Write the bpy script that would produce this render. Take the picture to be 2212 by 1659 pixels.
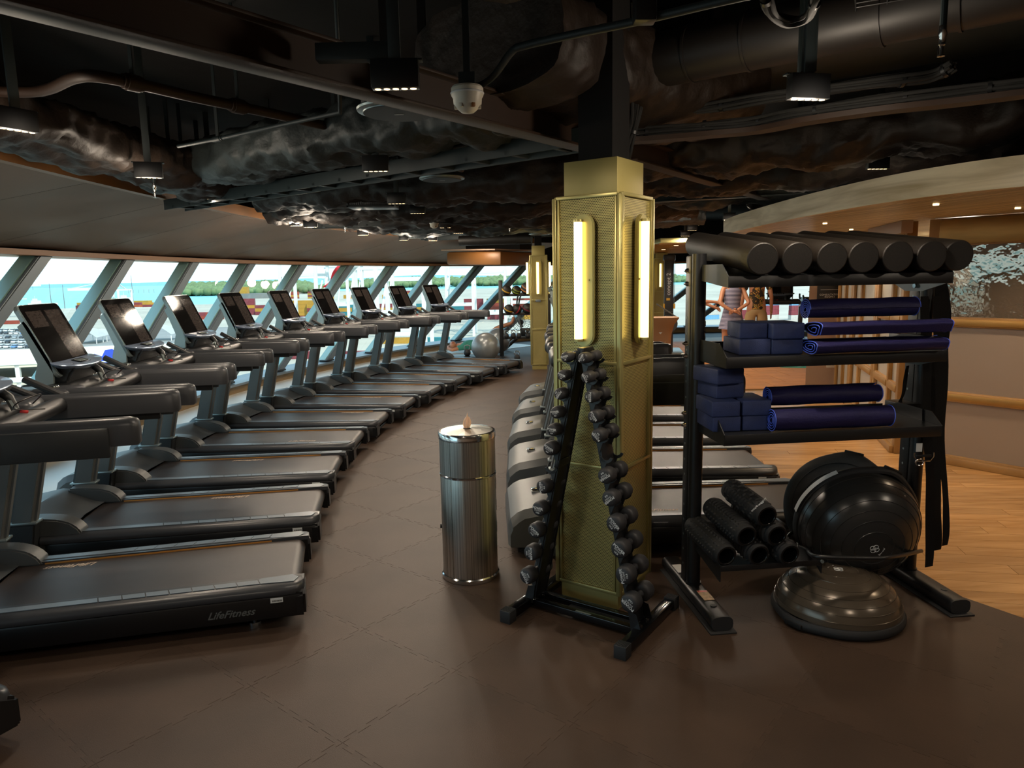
import bpy, bmesh, math, random
from mathutils import Vector, Matrix, noise
import numpy as np
random.seed(7)
PI = math.pi
D = bpy.data
SC = bpy.context.scene
COL = SC.collection
for _o in list(D.objects): D.objects.remove(_o)

# ---------------------------------------------------------------- camera, world, sun, exposure
F_PX = 1535.0; EYE = 1.6
PITCH = math.atan(231 / F_PX); ROLL = 0.0195
_cp, _sp, _c, _s = math.cos(PITCH), math.sin(PITCH), math.cos(ROLL), math.sin(ROLL)
CF = Vector((0, _cp, -_sp)); _U0 = Vector((0, _sp, _cp)); _R0 = Vector((1, 0, 0))
CR = _c * _R0 - _s * _U0; CU = _s * _R0 + _c * _U0
CC = Vector((0, 0, EYE))
cam_d = D.cameras.new('camera'); cam = D.objects.new('camera', cam_d); COL.objects.link(cam)
cam_d.sensor_width = 36; cam_d.lens = 36 * F_PX / 2212; cam_d.clip_start = 0.05; cam_d.clip_end = 60000
M = Matrix((CR, CU, -CF)).transposed().to_4x4(); M.translation = CC
cam.matrix_world = M
SC.camera = cam
def ray(u, v): return CF + CR * ((u - 1106) / F_PX) + CU * ((829.5 - v) / F_PX)
def G(u, v, z=0.0):                       # point of the plane at height z seen at a pixel
    r = ray(u, v); return CC + r * ((z - EYE) / r.z)
def P(u, v, y):                           # point at depth y seen at a pixel
    r = ray(u, v); return CC + r * (y / r.y)

SC.view_settings.view_transform = 'Standard'; SC.view_settings.look = 'None'
SC.view_settings.exposure = 0.45; SC.view_settings.gamma = 1.0
SC.view_settings.use_curve_mapping = False

W = D.worlds.new('sky_world'); SC.world = W; W.use_nodes = True
_nt = W.node_tree; _nt.nodes.clear()
_bg = _nt.nodes.new('ShaderNodeBackground'); _out = _nt.nodes.new('ShaderNodeOutputWorld')
_tc = _nt.nodes.new('ShaderNodeTexCoord'); _sx = _nt.nodes.new('ShaderNodeSeparateXYZ')
_rp = _nt.nodes.new('ShaderNodeValToRGB'); _no = _nt.nodes.new('ShaderNodeTexNoise'); _mx = _nt.nodes.new('ShaderNodeMix')
_mx.data_type = 'RGBA'; _no.inputs['Scale'].default_value = 2.3; _no.inputs['Detail'].default_value = 5
_nt.links.new(_tc.outputs['Generated'], _sx.inputs[0]); _nt.links.new(_sx.outputs['Z'], _rp.inputs[0])
_rp.color_ramp.elements[0].position = 0.0; _rp.color_ramp.elements[0].color = (.40, .60, .66, 1)
_rp.color_ramp.elements[1].position = 0.6; _rp.color_ramp.elements[1].color = (.27, .47, .66, 1)
_nt.links.new(_tc.outputs['Generated'], _no.inputs['Vector'])
_cr2 = _nt.nodes.new('ShaderNodeValToRGB'); _cr2.color_ramp.elements[0].position = .5; _cr2.color_ramp.elements[1].position = .8
_cr2.color_ramp.elements[1].color = (.5, .5, .5, 1)
_nt.links.new(_no.outputs['Fac'], _cr2.inputs[0]); _nt.links.new(_cr2.outputs[0], _mx.inputs[0])
_nt.links.new(_rp.outputs[0], _mx.inputs[6]); _mx.inputs[7].default_value = (.60, .74, .80, 1)
_nt.links.new(_mx.outputs[2], _bg.inputs['Color']); _bg.inputs['Strength'].default_value = 2.3
_nt.links.new(_bg.outputs[0], _out.inputs['Surface'])

def add_light(name, kind, loc, energy, color, rot=None, parent=None, **kw):
    l = D.lights.new(name, kind); l.energy = energy; l.color = color
    for k, v in kw.items(): setattr(l, k, v)
    o = D.objects.new(name, l); COL.objects.link(o); o.location = loc
    if rot: o.rotation_euler = rot
    if parent: o.parent = parent
    return o
sun = add_light('sun', 'SUN', (0, 0, 60), 5.0, (1, .95, .86), angle=math.radians(1))
sun.rotation_euler = Vector((.45, -.55, 1)).to_track_quat('Z', 'Y').to_euler()
WARM = (1, .84, .66); WARM2 = (1, .76, .5)

# ---------------------------------------------------------------- materials
def lin(h):
    h = h.lstrip('#'); c = [int(h[i:i + 2], 16) / 255 for i in (0, 2, 4)]
    return tuple(x / 12.92 if x <= .04045 else ((x + .055) / 1.055) ** 2.4 for x in c) + (1,)
def mat(name, hexc, rough=.5, metal=0.0, var=0.0, vs=8, bump=0.0, bs=40, emit=0, stretch=None, hex2=None, spec=None, coat=0):
    m = D.materials.new(name); m.use_nodes = True; nt = m.node_tree; b = nt.nodes['Principled BSDF']
    b.inputs['Base Color'].default_value = lin(hexc); b.inputs['Roughness'].default_value = rough; b.inputs['Metallic'].default_value = metal
    if spec is not None: b.inputs['Specular IOR Level'].default_value = spec
    if coat: b.inputs['Coat Weight'].default_value = coat; b.inputs['Coat Roughness'].default_value = .1
    if emit: b.inputs['Emission Color'].default_value = lin(hexc); b.inputs['Emission Strength'].default_value = emit
    tc = None
    def vec():
        nonlocal tc
        if tc is None:
            t = nt.nodes.new('ShaderNodeTexCoord'); tc = t.outputs['Object']
            if stretch:
                mp = nt.nodes.new('ShaderNodeMapping'); mp.inputs['Scale'].default_value = stretch
                nt.links.new(tc, mp.inputs[0]); tc = mp.outputs[0]
        return tc
    if var or hex2:
        n = nt.nodes.new('ShaderNodeTexNoise'); n.inputs['Scale'].default_value = vs; n.inputs['Detail'].default_value = 6
        nt.links.new(vec(), n.inputs['Vector'])
        r = nt.nodes.new('ShaderNodeValToRGB'); a = lin(hexc); b2 = lin(hex2) if hex2 else tuple(min(1, x * (1 + var)) for x in a[:3]) + (1,)
        if not hex2: a = tuple(x * (1 - var) for x in a[:3]) + (1,)
        r.color_ramp.elements[0].position = .35; r.color_ramp.elements[1].position = .65
        r.color_ramp.elements[0].color = a; r.color_ramp.elements[1].color = b2
        nt.links.new(n.outputs['Fac'], r.inputs[0]); nt.links.new(r.outputs[0], b.inputs['Base Color'])
        if emit: nt.links.new(r.outputs[0], b.inputs['Emission Color'])
    if bump:
        n2 = nt.nodes.new('ShaderNodeTexNoise'); n2.inputs['Scale'].default_value = bs; n2.inputs['Detail'].default_value = 4
        nt.links.new(vec(), n2.inputs['Vector'])
        bp = nt.nodes.new('ShaderNodeBump'); bp.inputs['Strength'].default_value = bump; bp.inputs['Distance'].default_value = .01 if bump < 1 else .06
        nt.links.new(n2.outputs['Fac'], bp.inputs['Height']); nt.links.new(bp.outputs[0], b.inputs['Normal'])
    return m
MT = {}
MT['black'] = mat('black_plastic', '#1b1c1e', .42, var=.1, vs=20)
MT['blackmetal'] = mat('black_powder_coat', '#18191b', .38, .0, bump=.05, bs=400)
MT['blackgloss'] = mat('black_gloss', '#0e0f11', .12)
MT['rubberblk'] = mat('black_rubber', '#222325', .6, bump=.1, bs=300)
MT['grey'] = mat('grey_plastic', '#5c5f5f', .32, .15)
MT['darkgrey'] = mat('dark_grey_plastic', '#2e3133', .36, .1)
MT['railgrey'] = mat('rail_grey', '#3a3c40', .33, .1)
MT['silver'] = mat('silver_trim', '#8b9798', .3, .6)
MT['chrome'] = mat('chrome', '#d8d8d8', .12, 1)
MT['belt'] = mat('running_belt', '#332c29', .42, var=.12, vs=3, bump=.12, bs=500, stretch=(1, 4, 1))
MT['rubber'] = mat('brown_rubber_floor', '#443429', .54, var=.16, vs=2.2, bump=.12, bs=260, spec=.35)
MT['red'] = mat('red_plastic', '#c83a3a', .4)
MT['pad'] = mat('step_pad_rubber', '#67717a', .36, .1)
MT['logo'] = mat('logo_print', '#c9b29a', .5)
MT['white'] = mat('white_print', '#d5d8d8', .6)
MT['amber'] = mat('amber_strip', '#b37a35', .4, .3)
MT['deckblack'] = mat('deck_side', '#121315', .38)
MT['gold'] = mat('champagne_metal', '#aaa068', .34, .6, var=.05, vs=3)
MT['goldpaint'] = mat('champagne_paint', '#a0945a', .45, .25, var=.04, vs=5)
MT['tan'] = mat('tan_panel', '#a98d78', .5, .05, var=.04, vs=1.5)
MT['orangetan'] = mat('orange_tan_panel', '#7d5226', .45, .1)
MT['mullion'] = mat('green_grey_steel', '#93b0a9', .4, .3)
MT['mulin'] = mat('blue_grey_steel', '#667076', .4, .3)
MT['ceil'] = mat('black_ceiling', '#060505', .9, bump=.3, bs=6)
MT['wrap'] = mat('black_wrapped_insulation', '#23180f', .6, var=.25, vs=4, bump=.9, bs=16)
MT['wrapteal'] = mat('grey_wrapped_insulation', '#2a3030', .55, var=.2, vs=4, bump=.9, bs=16)
MT['beambrown'] = mat('brown_painted_steel', '#2e1c0f', .6, var=.12, vs=3)
MT['beamteal'] = mat('slate_painted_steel', '#222c2e', .55, var=.1, vs=3)
MT['cable'] = mat('dark_cable', '#1b1b1a', .8)
MT['lens'] = mat('lamp_lens', '#ffd9a0', .3, emit=2.5)
MT['tube'] = mat('lamp_tube', '#ffdc82', .3, emit=5)
MT['blackhole'] = mat('black_inside', '#050505', .7)
MT['navy'] = mat('navy_foam', '#2c3a68', .62, var=.1, vs=30, bump=.15, bs=200)
MT['mat'] = mat('purple_yoga_mat', '#322f66', .52, var=.08, vs=6, bump=.2, bs=150)
MT['matedge'] = mat('yoga_mat_edge', '#4a66dc', .5)
MT['foam'] = mat('black_foam', '#0d0b08', .5, hex2='#221a12', vs=160, bump=.2, bs=380)
MT['foamend'] = mat('foam_end', '#150e07', .85, hex2='#0a0705', vs=160, bump=.12, bs=420)
MT['bosu'] = mat('graphite_vinyl', '#2a2a2a', .24, var=.05, vs=3)
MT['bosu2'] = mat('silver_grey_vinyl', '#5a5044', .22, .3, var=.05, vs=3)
MT['db'] = mat('dumbbell_vinyl', '#2b2c30', .55)
MT['strap'] = mat('black_webbing', '#101113', .8, bump=.2, bs=300)
MT['brass'] = mat('brushed_brass', '#a57c42', .38, .55, var=.08, vs=5, stretch=(1, 1, 6))
MT['skin'] = mat('skin', '#b9805f', .5)
MT['tile'] = mat('orange_stone_tile', '#b4783f', .6, var=.12, vs=3)
MT['ledge'] = mat('pale_ledge_tile', '#cfcfc8', .35, var=.06, vs=2)
MT['sillwood'] = mat('sill_wood', '#7b6340', .5, var=.15, vs=6, stretch=(1, 1, 5))
MT['vent'] = mat('vent_steel', '#24282a', .5, .3)
MT['offwhite'] = mat('off_white_plastic', '#cfcabb', .4)
MT['hood'] = mat('hood_grey', '#4a4d4e', .42, .1)
MT['signblk'] = mat('sign_charcoal', '#26292c', .5)
MT['greensign'] = mat('exit_sign_green', '#3f9a5e', .4, emit=.5)
MT['beige'] = mat('beige_fabric', '#9c7452', .7)

def wood(name, c1, c2, scale=(1.2, 14, 14), rough=.3, knots=False, coords='Object'):
    m = D.materials.new(name); m.use_nodes = True; nt = m.node_tree; b = nt.nodes['Principled BSDF']
    t = nt.nodes.new('ShaderNodeTexCoord'); mp = nt.nodes.new('ShaderNodeMapping'); mp.inputs['Scale'].default_value = scale
    oi = nt.nodes.new('ShaderNodeObjectInfo'); n = nt.nodes.new('ShaderNodeTexNoise'); n.inputs['Scale'].default_value = 1.6; n.inputs['Detail'].default_value = 7
    n.inputs['Distortion'].default_value = .8
    ad = nt.nodes.new('ShaderNodeVectorMath'); ad.operation = 'ADD'; mu = nt.nodes.new('ShaderNodeMath'); mu.operation = 'MULTIPLY'; mu.inputs[1].default_value = 37
    nt.links.new(oi.outputs['Random'], mu.inputs[0])
    nt.links.new(t.outputs[coords], mp.inputs[0]); nt.links.new(mp.outputs[0], ad.inputs[0]); nt.links.new(mu.outputs[0], ad.inputs[1]); nt.links.new(ad.outputs[0], n.inputs['Vector'])
    r = nt.nodes.new('ShaderNodeValToRGB'); r.color_ramp.elements[0].position = .3; r.color_ramp.elements[1].position = .7
    r.color_ramp.elements[0].color = lin(c1); r.color_ramp.elements[1].color = lin(c2)
    nt.links.new(n.outputs['Fac'], r.inputs[0])
    h = nt.nodes.new('ShaderNodeHueSaturation'); mr = nt.nodes.new('ShaderNodeMapRange'); mr.inputs['To Min'].default_value = .82; mr.inputs['To Max'].default_value = 1.15
    nt.links.new(oi.outputs['Random'], mr.inputs['Value']); nt.links.new(mr.outputs[0], h.inputs['Value']); nt.links.new(r.outputs[0], h.inputs['Color'])
    last = h.outputs[0]
    if knots:
        v = nt.nodes.new('ShaderNodeTexVoronoi'); v.inputs['Scale'].default_value = 1.1; v.inputs['Randomness'].default_value = 1
        mp2 = nt.nodes.new('ShaderNodeMapping'); mp2.inputs['Scale'].default_value = (1, 1, 3.5); nt.links.new(t.outputs[coords], mp2.inputs[0])
        nt.links.new(mp2.outputs[0], v.inputs['Vector'])
        r2 = nt.nodes.new('ShaderNodeValToRGB'); r2.color_ramp.elements[0].position = .03; r2.color_ramp.elements[1].position = .12
        r2.color_ramp.elements[0].color = (.35, .22, .12, 1); r2.color_ramp.elements[1].color = (1, 1, 1, 1)
        nt.links.new(v.outputs['Distance'], r2.inputs[0])
        mm = nt.nodes.new('ShaderNodeMix'); mm.data_type = 'RGBA'; mm.blend_type = 'MULTIPLY'; mm.inputs[0].default_value = .7
        nt.links.new(last, mm.inputs[6]); nt.links.new(r2.outputs[0], mm.inputs[7]); last = mm.outputs[2]
    nt.links.new(last, b.inputs['Base Color']); b.inputs['Roughness'].default_value = rough
    return m
MT['plank'] = wood('oak_plank', '#c99c66', '#a67a49', (1.0, 9, 9), .26)
MT['canopy'] = wood('pale_oak_veneer', '#f2e4c4', '#b9a67e', (.8, .8, 9), .45, True)
MT['slat'] = wood('soffit_oak', '#cfc09c', '#b6a27a', (6, 1, 1), .35)
MT['framewood'] = wood('frame_oak', '#a8804c', '#8c6434', (2, 2, 2), .4)

def perforated():
    m = D.materials.new('perforated_brass_mesh'); m.use_nodes = True; nt = m.node_tree; b = nt.nodes['Principled BSDF']
    t = nt.nodes.new('ShaderNodeTexCoord'); br = nt.nodes.new('ShaderNodeTexBrick')
    mp = nt.nodes.new('ShaderNodeMapping'); nt.links.new(t.outputs['UV'], mp.inputs[0]); nt.links.new(mp.outputs[0], br.inputs['Vector'])
    br.inputs['Scale'].default_value = 1; br.inputs['Brick Width'].default_value = .0088; br.inputs['Row Height'].default_value = .0072
    br.inputs['Mortar Size'].default_value = .0019; br.inputs['Mortar Smooth'].default_value = .3; br.offset = .5
    br.inputs['Color1'].default_value = lin('#3a341c'); br.inputs['Color2'].default_value = lin('#3a341c'); br.inputs['Mortar'].default_value = lin('#bdb070')
    nt.links.new(br.outputs['Color'], b.inputs['Base Color'])
    b.inputs['Metallic'].default_value = .5; b.inputs['Roughness'].default_value = .36
    bp = nt.nodes.new('ShaderNodeBump'); bp.inputs['Distance'].default_value = .002; bp.inputs['Strength'].default_value = .7
    nt.links.new(br.outputs['Fac'], bp.inputs['Height']); nt.links.new(bp.outputs[0], b.inputs['Normal'])
    return m
MT['perf'] = perforated()

def brushed(name, hexc, rough, axis):          # vertical or radial brushing by fine noise
    m = D.materials.new(name); m.use_nodes = True; nt = m.node_tree; b = nt.nodes['Principled BSDF']
    b.inputs['Base Color'].default_value = lin(hexc); b.inputs['Metallic'].default_value = 1; b.inputs['Roughness'].default_value = rough
    b.inputs['Anisotropic'].default_value = .6
    t = nt.nodes.new('ShaderNodeTexCoord'); n = nt.nodes.new('ShaderNodeTexNoise'); n.inputs['Scale'].default_value = 1; n.inputs['Detail'].default_value = 5
    if axis == 'z':
        mp = nt.nodes.new('ShaderNodeMapping'); mp.inputs['Scale'].default_value = (150, 150, .3); nt.links.new(t.outputs['Object'], mp.inputs[0]); nt.links.new(mp.outputs[0], n.inputs['Vector'])
    else:
        g = nt.nodes.new('ShaderNodeTexGradient'); g.gradient_type = 'RADIAL'; nt.links.new(t.outputs['Object'], g.inputs[0]); n.inputs['Scale'].default_value = 70; n.noise_dimensions = '1D'
        nt.links.new(g.outputs['Fac'], n.inputs['W'])
    bp = nt.nodes.new('ShaderNodeBump'); bp.inputs['Strength'].default_value = .35; bp.inputs['Distance'].default_value = .004
    nt.links.new(n.outputs['Fac'], bp.inputs['Height']); nt.links.new(bp.outputs[0], b.inputs['Normal'])
    cr = nt.nodes.new('ShaderNodeValToRGB'); cr.color_ramp.elements[0].position = .38; cr.color_ramp.elements[1].position = .6; cr.color_ramp.elements[0].color = lin('#b4b2aa'); cr.color_ramp.elements[1].color = lin(hexc)
    nt.links.new(n.outputs['Fac'], cr.inputs[0]); nt.links.new(cr.outputs[0], b.inputs['Base Color'])
    r = nt.nodes.new('ShaderNodeMapRange'); r.inputs['To Min'].default_value = rough - .1; r.inputs['To Max'].default_value = rough + .12
    nt.links.new(n.outputs['Fac'], r.inputs['Value']); nt.links.new(r.outputs[0], b.inputs['Roughness'])
    return m
MT['steel'] = brushed('brushed_stainless', '#efede6', .3, 'z'); MT['steeltop'] = brushed('brushed_lid', '#b9b7af', .36, 'r')

def glassmat(name, tint, gloss=.06, rough=0.0, bumps=0, bscale=18):
    m = D.materials.new(name); m.use_nodes = True; nt = m.node_tree; nt.nodes.clear()
    o = nt.nodes.new('ShaderNodeOutputMaterial'); tr = nt.nodes.new('ShaderNodeBsdfTransparent'); gl = nt.nodes.new('ShaderNodeBsdfGlossy'); mx = nt.nodes.new('ShaderNodeMixShader')
    tr.inputs[0].default_value = tint; gl.inputs['Roughness'].default_value = rough; mx.inputs[0].default_value = gloss
    nt.links.new(tr.outputs[0], mx.inputs[1]); nt.links.new(gl.outputs[0], mx.inputs[2]); nt.links.new(mx.outputs[0], o.inputs[0])
    return m
MT['glass'] = glassmat('window_glass', (.93, .98, .97, 1), .05)
def frosted(name, hexc, rough, bump, bs, spec=.5):
    m = D.materials.new(name); m.use_nodes = True; nt = m.node_tree; b = nt.nodes['Principled BSDF']
    b.inputs['Base Color'].default_value = lin(hexc); b.inputs['Roughness'].default_value = rough; b.inputs['Transmission Weight'].default_value = .25
    b.inputs['Specular IOR Level'].default_value = spec
    t = nt.nodes.new('ShaderNodeTexCoord'); n = nt.nodes.new('ShaderNodeTexNoise'); n.inputs['Scale'].default_value = bs; n.inputs['Detail'].default_value = 2
    nt.links.new(t.outputs['Object'], n.inputs['Vector'])
    bp = nt.nodes.new('ShaderNodeBump'); bp.inputs['Strength'].default_value = bump; bp.inputs['Distance'].default_value = .02
    nt.links.new(n.outputs['Fac'], bp.inputs['Height']); nt.links.new(bp.outputs[0], b.inputs['Normal'])
    return m
MT['frost'] = frosted('reeded_frosted_glass', '#a08f80', .28, .08, 14)
MT['hammer'] = frosted('hammered_glass', '#a09080', .04, .08, 14, 1.0); MT['hammer'].node_tree.nodes['Principled BSDF'].inputs['Metallic'].default_value = .6
MT['frostw'] = frosted('pale_frosted_glass', '#d8d2c6', .3, .05, 14); MT['frostw'].node_tree.nodes['Principled BSDF'].inputs['Transmission Weight'].default_value = .6

# ---------------------------------------------------------------- mesh helpers
class MB:
    def __init__(s): s.bm = bmesh.new()
    def _tr(s, vs, m):
        if m is not None: bmesh.ops.transform(s.bm, matrix=m, verts=vs)
    def box(s, a, b, bev=0, m=None, seg=2):
        a, b = Vector(a), Vector(b); c = (a + b) / 2; d = b - a
        r = bmesh.ops.create_cube(s.bm, size=1, matrix=Matrix.Translation(c) @ Matrix.Diagonal((abs(d.x), abs(d.y), abs(d.z), 1)))
        vs = r['verts']
        if bev:
            es = list({e for v in vs for e in v.link_edges})
            rr = bmesh.ops.bevel(s.bm, geom=es, offset=bev, segments=seg, affect='EDGES', profile=.5, clamp_overlap=True)
            vs = list({v for f in rr['faces'] for v in f.verts} | {v for v in vs if v.is_valid})
        s._tr(vs, m); return s
    def cyl(s, p0, p1, r0, r1=None, n=20, caps=True):
        p0, p1 = Vector(p0), Vector(p1); r1 = r0 if r1 is None else r1; d = p1 - p0
        q = d.to_track_quat('Z', 'Y').to_matrix().to_4x4(); q.translation = (p0 + p1) / 2
        bmesh.ops.create_cone(s.bm, cap_ends=caps, segments=n, radius1=max(r0, 1e-5), radius2=max(r1, 1e-5), depth=d.length, matrix=q); return s
    def tube(s, pts, r, n=8, closed=False, caps=True, flat=1.0):
        pts = [Vector(p) for p in pts]; rings = []; N = len(pts); up = None
        for i, p in enumerate(pts):
            a = pts[(i - 1) % N] if closed or i else pts[0]; b = pts[(i + 1) % N] if closed or i < N - 1 else pts[-1]
            t = (b - a).normalized()
            if up is None: up = Vector((0, 0, 1)) if abs(t.z) < .9 else Vector((1, 0, 0))
            x = t.cross(up).normalized(); y = x.cross(t).normalized(); up = y
            rr = r[i] if isinstance(r, (list, tuple)) else r
            rings.append([s.bm.verts.new(p + x * math.cos(2 * PI * k / n) * rr + y * math.sin(2 * PI * k / n) * rr * flat) for k in range(n)])
        for i in range(N if closed else N - 1):
            A, B = rings[i], rings[(i + 1) % N]
            for k in range(n): s.bm.faces.new((A[k], A[(k + 1) % n], B[(k + 1) % n], B[k]))
        if caps and not closed:
            s.bm.faces.new(rings[0][::-1]); s.bm.faces.new(rings[-1])
        return s
    def lathe(s, prof, n=32, m=None, close=True):
        rings = []; nv = []
        for r, z in prof:
            if r < 1e-6: ring = [s.bm.verts.new((0, 0, z))]
            else: ring = [s.bm.verts.new((r * math.cos(2 * PI * k / n), r * math.sin(2 * PI * k / n), z)) for k in range(n)]
            rings.append(ring); nv += ring
        for A, B in zip(rings, rings[1:]):
            for k in range(n):
                a0, a1 = A[k % len(A)], A[(k + 1) % n % len(A)]; b0, b1 = B[k % len(B)], B[(k + 1) % n % len(B)]
                fs = []
                for v in (a0, a1, b1, b0):
                    if v not in fs: fs.append(v)
                if len(fs) > 2: s.bm.faces.new(fs)
        s._tr(nv, m); return s
    def prism(s, poly, ext, m=None):          # poly: list of 3D pts, ext: extrusion vector
        vs = [s.bm.verts.new(p) for p in poly]; f = s.bm.faces.new(vs)
        r = bmesh.ops.extrude_face_region(s.bm, geom=[f]); nv = [g for g in r['geom'] if isinstance(g, bmesh.types.BMVert)]
        bmesh.ops.translate(s.bm, verts=nv, vec=Vector(ext)); s._tr(vs + nv, m); return s
    def quad(s, *p): s.bm.faces.new([s.bm.verts.new(x) for x in p]); return s
    def sph(s, c, r, sc=(1, 1, 1), u=20, v=12, m=None):
        mm = Matrix.Translation(Vector(c)) @ Matrix.Diagonal((*sc, 1))
        if m is not None: mm = m @ mm
        bmesh.ops.create_uvsphere(s.bm, u_segments=u, v_segments=v, radius=r, matrix=mm); return s
    def grid(s, fn, nu, nv, cu=False):         # fn(i,j)->pt
        V = [[s.bm.verts.new(fn(i, j)) for j in range(nv)] for i in range(nu)]
        for i in range(nu - 1):
            for j in range(nv if cu else nv - 1):
                s.bm.faces.new((V[i][j], V[i + 1][j], V[i + 1][(j + 1) % nv], V[i][(j + 1) % nv]))
        return s
    def build(s, name, m, parent=None, smooth=35, label=None, recalc=True):
        if recalc: bmesh.ops.recalc_face_normals(s.bm, faces=s.bm.faces)
        me = D.meshes.new(name); s.bm.to_mesh(me); s.bm.free()
        me.materials.append(MT[m] if isinstance(m, str) else m)
        o = D.objects.new(name, me); COL.objects.link(o)
        if smooth:
            me.polygons.foreach_set('use_smooth', [True] * len(me.polygons))
            me.set_sharp_from_angle(angle=math.radians(smooth))
        if parent: o.parent = parent
        if label: o['label'] = label
        return o
def tag(o, label, cat, group=None):
    o['label'] = label; o['category'] = cat
    if group: o['group'] = group
    return o
def thing(name, label, cat, loc=(0, 0, 0), rz=0, group=None):
    o = D.objects.new(name, None); o.empty_display_size = .1; COL.objects.link(o); o.location = loc; o.rotation_euler = (0, 0, rz)
    return tag(o, label, cat, group)
def struct(o): o['kind'] = 'structure'; return o
def dup(root, loc=None, rz=None, label=None, group=None, rot=None):
    kids = {}
    for o in D.objects:
        if o.parent: kids.setdefault(o.parent, []).append(o)
    def rec(o, par):
        c = o.copy(); COL.objects.link(c)
        if par is not None: c.parent = par
        for k in kids.get(o, []): rec(k, c)
        return c
    r = rec(root, None)
    if loc is not None: r.location = loc
    if rz is not None: r.rotation_euler = (0, 0, rz)
    if rot is not None: r.rotation_euler = rot
    if label: r['label'] = label
    if group: r['group'] = group
    return r
_txt = {}
def text(name, s, size, m, parent, mx, shear=0, ext=0.0004, label=None, bold=0, spacing=1.0):
    key = (s, size, shear, bold, ext, spacing)
    if key not in _txt:
        cu = D.curves.new(name, 'FONT'); cu.body = s; cu.size = size; cu.extrude = ext; cu.shear = shear; cu.align_x = 'CENTER'; cu.align_y = 'CENTER'
        cu.resolution_u = 2; cu.offset = bold; cu.space_line = .85; cu.space_character = spacing
        to = D.objects.new('tmp', cu); COL.objects.link(to)
        me = D.meshes.new_from_object(to, depsgraph=bpy.context.evaluated_depsgraph_get())
        D.objects.remove(to); D.curves.remove(cu); _txt[key] = me
    me = _txt[key]
    if not me.materials: me.materials.append(MT[m])
    o = D.objects.new(name, me); COL.objects.link(o)
    if parent: o.parent = parent
    o.matrix_local = mx
    if label: o['label'] = label
    return o
def frame(o, x, y, z=None):                   # matrix from origin and two axes
    x = Vector(x).normalized(); y = Vector(y); y = (y - x * y.dot(x)).normalized(); z = x.cross(y)
    m = Matrix((x, y, z)).transposed().to_4x4(); m.translation = Vector(o); return m
def smoothpath(pts, n=6):
    pts = [Vector(p) for p in pts]; out = []
    q = [pts[0]] + pts + [pts[-1]]
    for i in range(1, len(q) - 2):
        a, b, c, d = q[i - 1:i + 3]
        for k in range(n):
            t = k / n; out.append(.5 * ((2 * b) + (c - a) * t + (2 * a - 5 * b + 4 * c - d) * t * t + (3 * b - 3 * c + d - a) * t ** 3))
    out.append(pts[-1]); return out

# ---------------------------------------------------------------- shell: floor, window wall, soffit, ceiling, right wall
WALL = smoothpath([(-3.6, -3), (-4.0, 0), (-4.2, 2.5), (-4.32, 5), (-4.34, 7), (-4.28, 8.6), (-4.12, 10), (-3.8, 11.5), (-3.36, 12.8), (-2.8, 14.1), (-2.1, 15.4), (-1.2, 16.6), (-.1, 17.7), (1.3, 18.6), (3, 19.3), (5, 19.6), (8, 19.3), (11, 18.2)], 8)
WALL = [Vector((p[0], p[1], 0)) for p in [tuple(v) + (0,) for v in WALL]]
_len = [0]
for a, b in zip(WALL, WALL[1:]): _len.append(_len[-1] + (b - a).length)
def wp(s, off=0, z=0):                    # point at arc length s, off metres into the room
    s = max(0, min(_len[-1] - 1e-4, s))
    i = max(k for k in range(len(_len) - 1) if _len[k] <= s); t = (s - _len[i]) / (_len[i + 1] - _len[i])
    p = WALL[i].lerp(WALL[i + 1], t); d = (WALL[min(i + 2, len(WALL) - 1)] - WALL[max(i - 1, 0)]).normalized()
    n = Vector((d.y, -d.x, 0)); return Vector((p.x, p.y, z)) + n * off
def wn(s): a, b = wp(s - .05), wp(s + .05); d = (b - a).normalized(); return Vector((d.y, -d.x, 0)), d
def s_at_y(y): return min((abs(wp(k * .02).y - y), k * .02) for k in range(1200))[1]
SB0 = s_at_y(5.85); STEP = 1.42; RUN = 2.3; HEAD = 1.875; SILL = .17

def ribbon(name, m, offs, s0, s1, n, parent=None, closed=True, smooth=35):
    mb = MB(); k = len(offs)
    def f(i, j): s = s0 + (s1 - s0) * i / n; o, z = offs[j % k]; return wp(s, o, z)
    mb.grid(f, n + 1, k, cu=closed); return mb.build(name, m, parent, smooth)
def inner(off, ext=[(11.2, -3.3)]):
    n = 90; return [tuple(wp(_len[-1] * i / n, off))[:2] for i in range(n + 1)] + ext
def polyface(mb, pts, z0, z1): mb.prism([(x, y, z0) for x, y in pts], (0, 0, z1 - z0))
mb = MB(); polyface(mb, inner(-.3), -.14, -.012); fl = mb.build('floor', 'rubberblk', smooth=0); struct(fl)
# plain rubber sheet beyond the jigsaw tiles
def polyface(mb, pts, z0, z1): mb.prism([(x, y, z0) for x, y in pts], (0, 0, z1 - z0))
RB = [(2.75, 2.4), (2.34, 3.07), (2.08, 3.49), (1.97, 4.0), (1.96, 6.0), (1.9, 9.7)]        # edge rubber / oak
def rub_x(y):
    pts = [(6.2, -3.2)] + RB
    for (x0, y0), (x1, y1) in zip(pts, pts[1:]):
        if y0 <= y <= y1: return x0 + (x1 - x0) * (y - y0) / (y1 - y0)
    return 1.9
def inrub(p): return p.x > rub_x(p.y) - .03
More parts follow.
